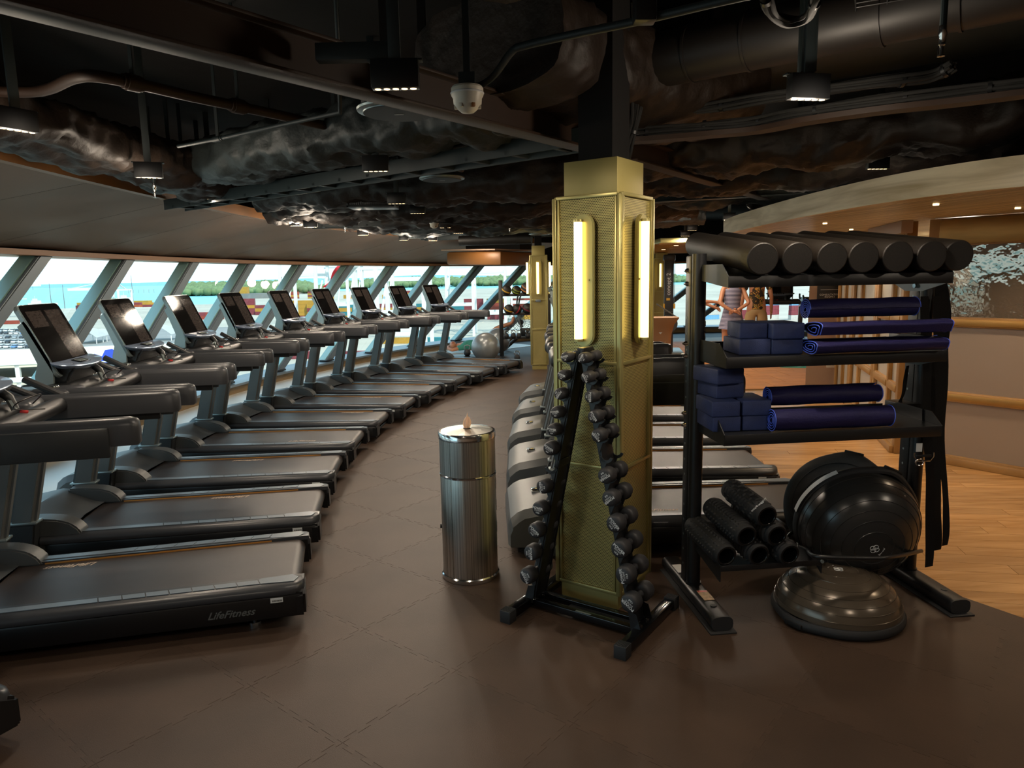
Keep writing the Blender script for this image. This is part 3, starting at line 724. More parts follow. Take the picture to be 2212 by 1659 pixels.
    # maker's name and barcode sticker on both sides
    for s in (-1, 1):
        m = frame((.33, s * .3815, .105), (-s, 0, 0), (0, 0, 1)) if s < 0 else frame((.33, .3815, .105), (-1, 0, 0), (0, 0, 1))
        if s < 0: m = frame((.33, -.3815, .105), (1, 0, 0), (0, 0, 1))
        text('logo', 'LifeFitness', .048, 'sidelogo', t, m, shear=.45, bold=.0008)
        MB().box((.10, s * .381 - .0008, .135), (.155, s * .381 + .0008, .158)).build('barcode_sticker', 'white', t, 0)
        mb = MB()
        for k in range(9): mb.box((.104 + k * .005, s * .382 - .0006, .14), (.1065 + k * .005, s * .382 + .0006, .148))
        mb.build('barcode', 'blackhole', t, 0)
    return t
MT['dispblk'] = mat('display_glass', '#0b0a0a', .07, spec=.07)
MT['dispui'] = mat('display_interface', '#2c2725', .09, spec=.07, var=.25, vs=30, stretch=(1, 1, 4))
MT['tray'] = mat('blue_black_tray', '#8090a8', .22, .5)
MT['sidelogo'] = mat('side_logo_print', '#6f7475', .4, .4)
tm0 = make_treadmill()
_D = [(-1.07, 3.497), (-1.222, 4.43), (-1.339, 5.375), (-1.376, 6.33), (-1.318, 7.25), (-1.169, 8.175), (-.965, 9.09), (-.69, 9.975), (-.336, 10.835), (.04, 11.68)]
_ORD = ['nearest', 'second', 'third', 'fourth', 'fifth', 'sixth', 'seventh', 'eighth', 'ninth', 'farthest']
def belt_logo(t, x, y, flip):
    m = frame((x, y, .2012), (0, 0, 0) if False else (1 if flip else -1, 0, 0), (0, 1 if flip else -1, 0))
    text('belt_logo', 'LifeFitness', .056, 'logo', t, m, shear=.45, bold=.0006, ext=.0002)
GRP = 'treadmills in the window row'
logo_pos = {0: (1.16, -.2), 1: (.62, -.2), 2: (.75, -.19), 3: (.5, .17), 4: (.4, -.2), 5: (.55, -.19), 6: (.5, -.2), 7: (.7, -.2), 8: (.4, .2), 9: (.6, -.2)}
tms = []
for i, (x, y) in enumerate(_D):
    a = math.radians(-13.5 + 4.2 * i)
    lab = 'nearest treadmill of the window row, its console out of frame at left' if i == 0 else (
        'farthest treadmill of the window row, just before the silver exercise ball' if i == 9 else '%s treadmill from the front in the window row, dark console screen up' % _ORD[i])
    t = tm0 if i == 0 else dup(tm0)
    tms.append(t)
    t.location = (x, y, 0); t.rotation_euler = (0, 0, PI - a); t['label'] = lab; t['group'] = GRP; t['category'] = 'treadmill'
base_tm = dup(tm0)                               # a clean copy before logos are added
for i, t in enumerate(tms): belt_logo(t, logo_pos[i][0], logo_pos[i][1], logo_pos[i][1] > 0 and False or logo_pos[i][1] < 0)
# the inner row behind the column: rear ends towards the oak floor
_R = [(1.905, 4.33), (1.905, 5.28), (1.92, 6.22), (1.97, 7.2), (2.05, 8.2)]
_RL = ['nearest treadmill of the inner row, behind the dumbbell rack and the column', 'second treadmill of the inner row, its deck behind the storage rack post', 'third treadmill of the inner row, hood left of the column', 'fourth treadmill of the inner row, hood just left of the column', 'farthest treadmill of the inner row, only its hood edge left of the column']
for i, (x, y) in enumerate(_R):
    t = base_tm if i == 0 else dup(base_tm)
    t.location = (x, y, 0); t.rotation_euler = (0, 0, PI - math.radians(-2 + 3.0 * i)); t['label'] = _RL[i]; t['group'] = 'treadmills in the inner row'
    tms.append(t)
for i in (0, 1, 2, 3, 4): belt_logo(tms[10 + i], 1.05, .19 if i < 2 else -.19, i >= 2)
# rear corner of one more treadmill at the lower left edge
t = dup(base_tm, loc=(-1.90, 1.975, 0), rz=math.radians(159.6), label='treadmill rear corner cut off at the lower left edge of the view')
del t['group']
# ---------------------------------------------------------------- ceiling services
def beam(name, a, b, h, w, m, label, cat='beam', flange=True):
    a, b = Vector(a), Vector(b); d = b - a; L = d.length
    t = MB(); mx = frame(a, d, Vector((-d.y, d.x, 0)))
    if flange:
        t.box((0, -w / 2, 0), (L, w / 2, .012), .002, mx); t.box((0, -.006, .012), (L, .006, h - .012), 0, mx); t.box((0, -w / 2, h - .012), (L, w / 2, h), .002, mx)
    else:
        t.box((0, -w / 2, 0), (L, -w / 2 + .008, h), .002, mx); t.box((0, w / 2 - .008, 0), (L, w / 2, h), .002, mx)
        k = .15
        while k < L: t.box((k, -w / 2, .01), (k + .03, w / 2, .03), 0, mx); k += .3
    return tag(t.build(name, m), label, cat)
def hanger(p, z0, m='beamteal', w=.03, par=None):
    return MB().box((p[0] - w / 2, p[1] - .012, z0), (p[0] + w / 2, p[1] + .012, 3.0)).build('hanger', m, par)
b1 = beam('steel_beam', (-2.3, .42, 2.27), (.56, 4.17, 2.27), .15, .11, 'beambrown', 'brown steel beam running from upper left down to the gold column', 'beam')
b2 = beam('cable_ladder', (-3.1, 6.78, 2.27), (.6, 3.78, 2.27), .09, .2, 'beamteal', 'long slate cable ladder crossing the ceiling left of the column', 'cable tray', False)
for k in (.5, 1.6, 2.8, 4.0): q = Vector((-3.1, 6.78, 0)).lerp(Vector((.6, 3.78, 0)), k / 4.76); hanger(q, 2.3, par=b2)
b3 = beam('steel_beam', (.74, 4.45, 2.28), (2.85, 7.65, 2.3), .14, .10, 'beambrown', 'brown steel beam running back from the gold column to the right', 'beam')
b4 = beam('steel_beam', (-1.5, .2, 2.62), (.2, 2.2, 2.62), .15, .12, 'beambrown', 'brown steel beam high at the top left of the ceiling', 'beam')
b5 = beam('cable_ladder', (-1.6, 13.4, 2.3), (2.4, 12.6, 2.3), .1, .25, 'beamteal', 'far slate cable ladder above the ball rack end', 'cable tray', False)
for k in (.2, .8): q = Vector((-1.6, 13.4, 0)).lerp(Vector((2.4, 12.6, 0)), k); hanger(q, 2.33, par=b5)
b6 = beam('steel_beam', (.9, 7.4, 2.3), (3.0, 6.6, 2.3), .09, .1, 'beamteal', 'slate cross beam above the inner treadmills', 'beam')
b7 = beam('cable_ladder', (-2.7, 9.9, 2.31), (2.6, 10.6, 2.36), .09, .3, 'beamteal', 'middle slate cable ladder crossing the far ceiling', 'cable tray', False)
for k in (.15, .5, .85): q = Vector((-2.7, 9.9, 0)).lerp(Vector((2.6, 10.6, 0)), k); hanger(q, 2.33, par=b7)

def wrapduct(label, pts, hw, hh, m='wrap', seed=0, amp=.05, cat='duct', n=10):
    path = smoothpath(pts, n); K = 56; mb = MB(); random.seed(seed); path = [p for q_ in range(len(path) - 1) for p in (path[q_], path[q_].lerp(path[q_ + 1], .33), path[q_].lerp(path[q_ + 1], .67))] + [path[-1]]
    def f(i, j):
        p = path[i]; a = path[max(0, i - 1)]; b = path[min(len(path) - 1, i + 1)]; d = (b - a).normalized(); s = Vector((d.y, -d.x, 0)).normalized(); u = s.cross(d)
        an = 2 * PI * j / K; cx, cy = math.cos(an), math.sin(an)
        q = 3.2; r = (abs(cx) ** q + abs(cy) ** q) ** (-1 / q)
        x, y = cx * r * hw, cy * r * hh
        v = p + s * x + u * y; w = Vector((v.x * 5, v.y * 5, v.z * 5 + seed))
        k = noise.noise(w) * .6 + (1 - 2 * abs(noise.noise(w * 1.7))) * .55 + (1 - 2 * abs(noise.noise(w * 3.1))) * .25 + .07 * (1 - 2 * abs(noise.noise(w * 8)))
        sag = -.35 * amp * (1 + math.sin(i * .3 + seed)) if cy < 0 else 0
        return v + (s * cx + u * cy) * (k * amp) + Vector((0, 0, sag))
    mb.grid(f, len(path), K, cu=True)
    mb.bm.verts.ensure_lookup_table()
    mb.bm.faces.new([mb.bm.verts[k] for k in range(K)]); mb.bm.faces.new([mb.bm.verts[len(path) * K - K + k] for k in range(K)])
    o = mb.build('wrapped_duct', m, None, 60)
    # straps round the wrapping and hangers to the slab
    for i in range(6, len(path) - 3, 40):
        p = path[i]; d = (path[i + 1] - path[i - 1]).normalized(); s = Vector((d.y, -d.x, 0)).normalized(); u = s.cross(d)
        MB().box((p.x - .012, p.y - .006, p.z), (p.x + .012, p.y + .006, 3.0)).build('hanger', 'beamteal', o)
    return tag(o, label, cat)
def zp(u, v, z): q = G(u, v, z); return (q.x, q.y, z + 0.0)
wrapduct('grey foil-wrapped duct from the left soffit to behind the smoke detector', [(-2.75, 6.0, 2.5), (-1.6, 5.05, 2.5), (-.7, 4.4, 2.5), (-.1, 4.0, 2.5), (.1, 3.85, 2.5)], .24, .12, 'wrapteal', 1)
wrapduct('black wrapped duct following the window soffit at far left', [(-3.1, 1.8, 2.5), (-2.75, 3.1, 2.48), (-2.55, 4.4, 2.46), (-2.5, 5.6, 2.46), (-2.6, 6.6, 2.46)], .22, .1, 'wrap', 2, .06)
wrapduct('brown-black wrapped duct sagging at the top centre of the view', [(-1.3, 1.75, 2.75), (-.4, 2.15, 2.66), (.1, 2.35, 2.68), (.8, 2.2, 2.8)], .26, .12, 'wrap', 3, .05)
wrapduct('bulky brown wrapped box duct above and left of the gold column', [(-.1, 3.35, 2.62), (.25, 3.75, 2.62), (.7, 4.1, 2.62), (1.2, 4.4, 2.62)], .42, .2, 'wrap', 4, .035)
wrapduct('wrapped duct right of the column top, tallest of the crumpled ones', [(.85, 5.3, 2.48), (1.5, 5.0, 2.45), (2.3, 4.5, 2.45), (3.2, 3.9, 2.5), (4.2, 3.3, 2.5)], .2, .13, 'wrap', 5, .06)
wrapduct('second wrapped duct behind, above the oak canopy edge', [(1.0, 6.4, 2.46), (1.8, 6.1, 2.44), (2.8, 5.6, 2.46), (4.0, 5.0, 2.5), (5, 4.5, 2.5)], .26, .14, 'wrap', 6, .06)
wrapduct('third wrapped duct low over the canopy between two track lights', [(1.2, 7.7, 2.48), (2.2, 7.4, 2.45), (3.4, 6.9, 2.48), (4.6, 6.4, 2.5)], .2, .12, 'wrapteal', 7, .06)
wrapduct('broad wrapped duct crossing behind the cable ladder', [(-2.4, 7.6, 2.5), (-1.2, 6.9, 2.48), (.1, 6.4, 2.46), (1.1, 6.2, 2.5)], .34, .14, 'wrap', 8, .06)
wrapduct('wrapped duct crossing between the vent box and the column', [(-2.7, 8.6, 2.44), (-1.4, 8.2, 2.44), (0, 7.9, 2.42), (1.6, 8.1, 2.46)], .3, .12, 'wrap', 9, .07)
wrapduct('far wrapped duct over the fifth and sixth treadmills', [(-2.3, 10.6, 2.46), (-1.0, 9.9, 2.42), (.6, 9.5, 2.42), (2.4, 9.4, 2.46)], .3, .1, 'wrap', 10, .07)
wrapduct('farthest wrapped duct before the orange bulkhead', [(-1.9, 12.2, 2.46), (-.4, 11.7, 2.44), (1.2, 11.4, 2.44), (3.0, 11.3, 2.5)], .26, .1, 'wrapteal', 11, .06)
wrapduct('wrapped duct at the far right above the glazed rooms', [(2.9, 8.6, 2.48), (3.8, 7.9, 2.5), (5.0, 7.4, 2.5)], .24, .14, 'wrap', 12, .06)
# round spiral duct on the right
def rduct(label, a, b, r, bands, m='beamteal'):
    a, b = Vector(a), Vector(b); t = thing('round_duct', label, 'duct', a)
    MB().cyl((0, 0, 0), b - a, r, n=40).build('duct_body', m, t)
    for k in bands: q = (b - a) * k; d = (b - a).normalized(); MB().cyl(q - d * .006, q + d * .006, r + .006, n=40).build('duct_band', m, t)
    for k in (.2, .75):
        q = a + (b - a) * k; MB().box((q.x - a.x - .02, q.y - a.y - .02, q.z - a.z), (q.x - a.x + .02, q.y - a.y + .02, 3 - a.z)).build('hanger', m, t)
    return t
MT['ductpaint'] = mat('charcoal_duct_paint', '#1a1613', .5, var=.08, vs=3)
rduct('big round spiral duct with ribs at the upper right', (.50, 3.85, 2.63), (2.9, 2.02, 2.63), .125, [.08, .16, .25, .34, .43, .52, .61, .7, .8, .9], 'ductpaint')
rduct('short round duct stub with open grille behind the ceiling speaker', (-.62, 3.45, 2.42), (-.35, 3.9, 2.55), .07, [.5], 'ductpaint')
rduct('far horizontal round duct under the last track lights', (-.9, 13.2, 2.28), (.4, 12.9, 2.28), .1, [.3, .8], 'ductpaint')
# plain black plenum box over the right
bxo = MB().box((0, 0, 0), (2.6, .8, .3), .01).build('plenum_box', 'beamteal'); bxo.matrix_world = frame((.75, 4.15, 2.68), (.8, -.6, 0), (.6, .8, 0)); tag(bxo, 'dark rectangular plenum duct behind the round spiral duct', 'duct')
# pipes and conduits
def pipe(name, label, pts, r, m, cat='pipe', collars=(), n=8, smooth=True):
    path = smoothpath(pts, n) if smooth else [Vector(p) for p in pts]
    o = MB().tube(path, r, 10).build(name, m, None, 60); tag(o, label, cat)
    for k in collars:
        i = int(k * (len(path) - 2)); d = (path[i + 1] - path[i]).normalized(); p = path[i]
        MB().cyl(p - d * .03, p + d * .03, r * 1.45, n=16).cyl(p - d * .045, p - d * .03, r * 1.25, n=16).cyl(p + d * .03, p + d * .045, r * 1.25, n=16).build('coupling', m, o)
        MB().box((p.x - .008, p.y - .004, p.z), (p.x + .008, p.y + .004, 3.0)).build('hanger', 'beamteal', o)
    return o
pipe('pipe', 'brown bent water pipe with a coupling at the upper left', [zp(-60, 195, 2.5), zp(60, 198, 2.5), zp(110, 190, 2.5), zp(160, 168, 2.5), zp(210, 165, 2.5), zp(300, 182, 2.5), zp(430, 212, 2.5), zp(600, 248, 2.5), zp(760, 285, 2.5)], .026, 'beambrown', collars=(.62, .84))
pipe('conduit', 'thin grey conduit below the brown pipe at left', [zp(385, 316, 2.4), zp(470, 300, 2.4), zp(560, 280, 2.4), zp(735, 243, 2.4), (zp(737, 215, 2.4)[0], zp(737, 215, 2.4)[1], 2.6), (zp(737, 215, 2.4)[0], zp(737, 215, 2.4)[1], 3.0)], .011, 'beamteal', 'conduit', collars=(.3,), smooth=False)
pipe('conduit', 'grey conduit rising from the smoke detector towards the top right', [zp(935, 203, 2.42), zp(1010, 190, 2.42), zp(1042, 182, 2.42), zp(1070, 160, 2.42), zp(1105, 112, 2.42), zp(1135, 98, 2.42), zp(1250, 72, 2.42), zp(1380, 45, 2.42), zp(1570, 0, 2.42), zp(1800, -50, 2.42)], .014, 'beamteal', 'conduit')
pipe('pipe', 'short brown pipe elbow hanging over the cable ladder', [zp(900, 325, 2.38), zp(925, 345, 2.34), zp(985, 362, 2.34), zp(998, 366, 2.34)], .02, 'beambrown')
cl = MB().box((-.035, -.03, 0), (.035, .03, .16), .006).build('channel_bracket', 'blackmetal'); q = G(1392, 50, 2.40); cl.location = (q.x, q.y, 2.40); tag(cl, 'black strut bracket gripping the grey conduit at the top', 'bracket'); MB().box((-.008, -.008, .16), (.008, .008, .6)).build('rod', 'blackmetal', cl)
# cable bundles with ties
def bundle(label, pts, n, r=.009, spread=.035, tie=7, tray=False):
    path = smoothpath(pts, 6); t = thing('cable_bundle', label, 'cables', path[0]); o0 = path[0]; random.seed(len(pts) * n)
    for k in range(n):
        an = 2 * PI * k / n; ox, oz = math.cos(an) * spread * (1 if k % 2 else .5), math.sin(an) * spread * .5
        P_ = []
        for i, p in enumerate(path):
            d = (path[min(i + 1, len(path) - 1)] - path[max(i - 1, 0)]).normalized(); s = Vector((d.y, -d.x, 0)).normalized()
            P_.append(p - o0 + s * (ox + .004 * math.sin(i * .5 + k)) + Vector((0, 0, oz + .004 * math.cos(i * .4 + k * 2))))
        MB().tube(P_, r, 6).build('cable', 'cable', t, 60)
    for i in range(3, len(path) - 2, tie):
        p = path[i] - o0; d = (path[i + 1] - path[i - 1]).normalized(); MB().cyl(p - d * .008, p + d * .008, spread * .95, n=12).build('cable_tie', 'blackmetal', t)
    if tray:
        mb = MB()
        def f(i, j):
            p = path[i] - o0; d = (path[min(i + 1, len(path) - 1)] - path[max(i - 1, 0)]).normalized(); s = Vector((d.y, -d.x, 0)).normalized()
            return p + s * ((-.05, .05, .05, -.05)[j]) + Vector((0, 0, (-.03, -.03, -.055, -.055)[j]))
        mb.grid(f, len(path), 4, cu=True); mb.build('tray_strip', 'beambrown', t, 30)
    return t
bundle('upper cable bundle sweeping right below the round spiral duct', [zp(1325, 360, 2.36), zp(1335, 300, 2.42), zp(1390, 258, 2.45), zp(1450, 243, 2.45), zp(1560, 228, 2.45), zp(1700, 205, 2.45), zp(1900, 178, 2.45), zp(2010, 165, 2.47), zp(2060, 140, 2.5)], 8)
bundle('lower cable bundle on a brown strip running to the right edge', [zp(1325, 258, 2.38), zp(1345, 285, 2.36), zp(1430, 282, 2.36), zp(1540, 272, 2.36), zp(1640, 262, 2.36), zp(1740, 242, 2.36), zp(1900, 218, 2.36), zp(2060, 200, 2.36), zp(2212, 180, 2.36), zp(2330, 165, 2.36)], 8, tray=True)
bundle('cables dropping behind the gold column top', [(.62, 3.62, 2.9), (.66, 3.7, 2.5), (.62, 3.75, 2.25), (.6, 3.8, 2.2)], 6)
bundle('thin cables lying on the long slate cable ladder', [(-2.9, 6.55, 2.39), (-1.6, 5.52, 2.39), (-.3, 4.5, 2.39), (.4, 3.95, 2.4)], 5, .008, .05)
bundle('black cable coil hanging near the top right strut', [zp(1650, -20, 2.45), zp(1665, 25, 2.42), zp(1700, 48, 2.42), zp(1740, 40, 2.42), zp(1762, 0, 2.42), zp(1765, -40, 2.45)], 4, .009, .02, 20)
bundle('thin cable loop behind the far smoke detector', [(-1.3, 9.0, 2.36), (-.9, 9.1, 2.3), (-.5, 9.05, 2.26), (-.1, 9.2, 2.32), (.5, 9.3, 2.38)], 2, .008, .015, 30)
# wire basket tray at the top right
wb = thing('wire_basket_tray', 'wire mesh basket tray at the top right corner', 'cable tray', (0, 0, 0))
mb = MB(); q0 = G(1850, 50, 2.62); q1 = G(2230, -10, 2.62)
d = (q1 - q0).normalized(); s = Vector((d.y, -d.x, 0))
for k in range(12): p = q0 + d * (k * .11); mb.tube([p - s * .02 + Vector((0, 0, .08)), p, p + s * .3, p + s * .3 + Vector((0, 0, .08))], .003, 5)
for k in range(7): mb.tube([q0 + s * .05 * k, q0 + s * .05 * k + d * 1.25], .003, 5)
mb.build('wire_mesh', 'blackmetal', wb); MB().box((q0.x - .01, q0.y - .01, 2.62), (q0.x + .01, q0.y + .01, 3.0)).build('hanger', 'blackmetal', wb)

# track lights: black box with five lenses, bracket to the slab and a real lamp
def make_track():
    t = thing('track_light', 'p', 'light')
    MB().box((-.078, -.022, 0), (.078, .022, .09), .002).build('housing', 'blackmetal', t)
    MB().box((-.09, -.004, .088), (.09, .03, .094), .001).build('mount_plate', 'beamteal', t)
    for k in range(5): MB().cyl((-.058 + k * .029, 0, -.0015), (-.058 + k * .029, 0, .002), .0105, n=12).build('lens', 'lens', t)
    for k in range(5): MB().cyl((-.058 + k * .029, 0, -.0008), (-.058 + k * .029, 0, .001), .0125, n=12).build('reflector', 'chrome', t)
    MB().box((-.02, -.006, .094), (.02, .006, .8), .001).build('bracket', 'beamteal', t)
    return t
tl0 = make_track()
TL = [((855, 192), 2.22, 'nearest track light, beside the white smoke detector', 0, 26), ((1745, 215), 2.24, 'track light on a stout post below the round spiral duct', 10, 28), ((38, 282), 2.26, 'track light at the far left edge above the window soffit', 60, 22),
      ((322, 384), 2.24, 'track light hanging over the left window soffit with brass sprinkler', 20, 26), ((812, 370), 2.24, 'track light above the fourth treadmill, under the wrapped grey duct', 0, 40), ((1895, 365), 2.3, 'track light over the oak canopy, nearest of two', 5, 45), ((1725, 411), 2.3, 'track light over the oak canopy, farther of two', 5, 40),
      ((857, 440), 2.24, 'track light in front of the square vent box', 0, 40), ((640, 488), 2.26, 'small track light touching the soffit edge, left of a pair', 0, 35), ((671, 491), 2.2, 'small track light just over the tan soffit, right of a pair', 0, 35), ((784, 508), 2.24, 'small track light over the tan soffit above the sixth treadmill', 0, 35),
      ((872, 519), 2.24, 'small track light over the tan soffit above the seventh treadmill', 0, 35), ((935, 520), 2.24, 'small track light over the tan soffit above the eighth treadmill', 0, 30), ((1008, 527), 2.24, 'last small track light over the end of the tan soffit', 0, 30), ((902, 461), 2.26, 'small track light just right of the square vent box', 0, 35),
      ((962, 492), 2.26, 'small track light right beside the far smoke detector', 0, 35), ((990, 504), 2.26, 'small track light below the far wrapped duct', 0, 30), ((1056, 510), 2.26, 'small track light over the far round duct', 0, 30), ((1575, 475), 2.3, 'track light left of the canopy tip', 0, 30), ((1495, 498), 2.28, 'upper small track light right of the gold column', 0, 30), ((1480, 510), 2.22, 'lower small track light right of the gold column', 0, 30), ((458, 430), 2.3, 'unlit track light at the end of the cable ladder', 10, 10),
      ((1400, 470), 2.42, 'small track light hidden partly by the gold column', 0, 60)]
for i, ((u, v), z, lab, rz, en) in enumerate(TL):
    p = G(u, v, z); t = tl0 if i == 0 else dup(tl0)
    t.location = (p.x, p.y, z); t.rotation_euler = (0, 0, math.radians(rz)); t['label'] = lab; t['group'] = 'ceiling track lights'
    if i in (1, 2, 3, 8, 9, 10, 11, 12, 13, 18): add_light('track_lamp', 'POINT', (0, 0, -.07), en * (.45 if i in (1, 18) else .33), WARM, shadow_soft_size=.09, parent=t)
    else: add_light('track_lamp', 'SPOT', (0, 0, -.02), en * .62, WARM, spot_size=math.radians(177), spot_blend=.3, shadow_soft_size=.035, parent=t)
# extra unseen lamps of the same kind, added to light the foreground
for i, (x, y, lab) in enumerate(((1.6, .6, 'added unseen track light over the open floor near the camera'), (-.9, -.2, 'added unseen track light above and behind the camera'), (3.6, 1.4, 'added unseen track light over the oak floor at right'))):
    t = dup(tl0, loc=(x, y, 2.3), label=lab, group='ceiling track lights')
    add_light('track_lamp', 'SPOT', (0, 0, -.02), 10, WARM, spot_size=math.radians(177), spot_blend=.3, shadow_soft_size=.035, parent=t)
# arm bracket of the nearest light
MB().box((-.26, .0, .095), (.0, .05, .15), .004).build('side_arm', 'beamteal', tl0)
# speaker disc
sp = thing('ceiling_speaker', 'round grey ceiling speaker between the beam and the wrapped duct', 'speaker', tuple(G(862, 243, 2.30)))
MB().lathe([(0, -.006), (.15, -.004), (.152, 0), (.175, .004), (.178, .012), (.17, .02), (0, .02)], 48).build('rim', 'silver', sp)
MB().lathe([(0, -.0085), (.15, -.0065), (.15, -.003), (0, -.003)], 48).build('grille', 'vent', sp); MB().cyl((0, 0, .02), (0, 0, .14), .11, n=28).build('can', 'blackmetal', sp)
MB().box((-.02, -.155 + .15, -.0095), (.02, .002, -.0085)).build('name_strip', 'white', sp); MB().cyl((0, 0, .14), (0, 0, .7), .01, n=8).build('rod', 'blackmetal', sp)
s2 = dup(sp, loc=(.5, 11.9, 2.28), label='far white round ceiling speaker left of the gold column')
s3 = dup(sp, loc=tuple(G(955, 388, 2.36)), label='ceiling speaker edge just above the cable ladder at mid view')
# smoke detectors
def detector(p, lab):
    t = thing('smoke_detector', lab, 'detector', p)
    MB().lathe([(0, .062), (.055, .062), (.06, .055), (.06, .03), (.054, .02), (.052, 0), (.04, -.016), (.024, -.03), (.0, -.034)][::-1], 32).build('body', 'offwhite', t)
    MB().lathe([(.061, .034), (.063, .038), (.061, .042)], 32).build('base_ring', 'white', t)
    for k in range(6): a = k * PI / 3; MB().box((.033, -.008, -.018), (.05, .008, -.002), .003, Matrix.Rotation(a, 4, 'Z')).build('vane', 'orangetan' if k == 5 else 'offwhite', t)
    MB().box((-.03, -.02, .062), (.03, .02, .11)).build('bracket', 'beamteal', t); MB().box((-.012, -.006, .11), (.012, .006, .8)).build('stem', 'beamteal', t)
    return t
detector(tuple(G(1010, 225, 2.24)), 'white smoke detector hanging below the brown steel beam'); detector(tuple(G(938, 488, 2.27)), 'far small white smoke detector above the tan soffit')
# sprinklers
def sprinkler(p, lab, sc=1.0):
    t = thing('sprinkler_head', lab, 'sprinkler', p)
    MB().lathe([(0, .09), (.012, .09), (.014, .06), (.011, .055), (.011, .03), (.007, .025), (.006, 0), (.012, -.002), (.012, -.006), (0, -.008)][::-1], 16).build('nozzle', 'chrome', t)
    MB().cyl((0, 0, .09), (0, 0, .6), .011, n=10).build('drop_pipe', 'beamteal', t); MB().tube([(-.01, 0, 0), (-.012, 0, .02), (-.008, 0, .03)], .002, 5).build('frame_arm', 'chrome', t)
    return t
sprinkler(tuple(G(2033, 118, 2.3)), 'chrome sprinkler head hanging at the top right'); sprinkler(tuple(G(335, 425, 2.2)), 'brass sprinkler head over the left soffit'); sprinkler(tuple(G(746, 500, 2.22)), 'far thin sprinkler over the tan soffit'); sprinkler(tuple(G(1101, 500, 2.22)), 'pale sprinkler left of the gold column')
# stout post of the right track light
st = MB().box((-.03, -.02, 0), (.03, .02, .7), .004).build('strut_post', 'beamteal'); q = G(1745, 215, 2.24); st.location = (q.x, q.y + .02, 2.34); tag(st, 'slate strut post in front of the spiral duct', 'post')
# vent box with a grille
vb = thing('vent_box', 'square black vent grille box hanging over the seventh treadmill', 'vent', tuple(G(800, 447, 2.27))); 
MB().box((-.22, 0, 0), (.22, .3, .2), .004).build('duct_box', 'blackmetal', vb)
for a, b in (((-.22, -.012, 0), (.22, 0, .018)), ((-.22, -.012, .182), (.22, 0, .2)), ((-.22, -.012, 0), (-.2, 0, .2)), ((.2, -.012, 0), (.22, 0, .2))): MB().box(a, b, .002).build('grille_frame', 'vent', vb)
mb = MB()
for k in range(20): mb.box((-.2 + k * .02, -.008, .018), (-.197 + k * .02, -.004, .182))
for k in range(9): mb.box((-.2, -.008, .02 + k * .018), (.2, -.004, .023 + k * .018))
mb.build('grille_mesh', 'vent', vb); MB().box((-.2, .14, .2), (-.17, .16, .73)).build('hanger', 'vent', vb)
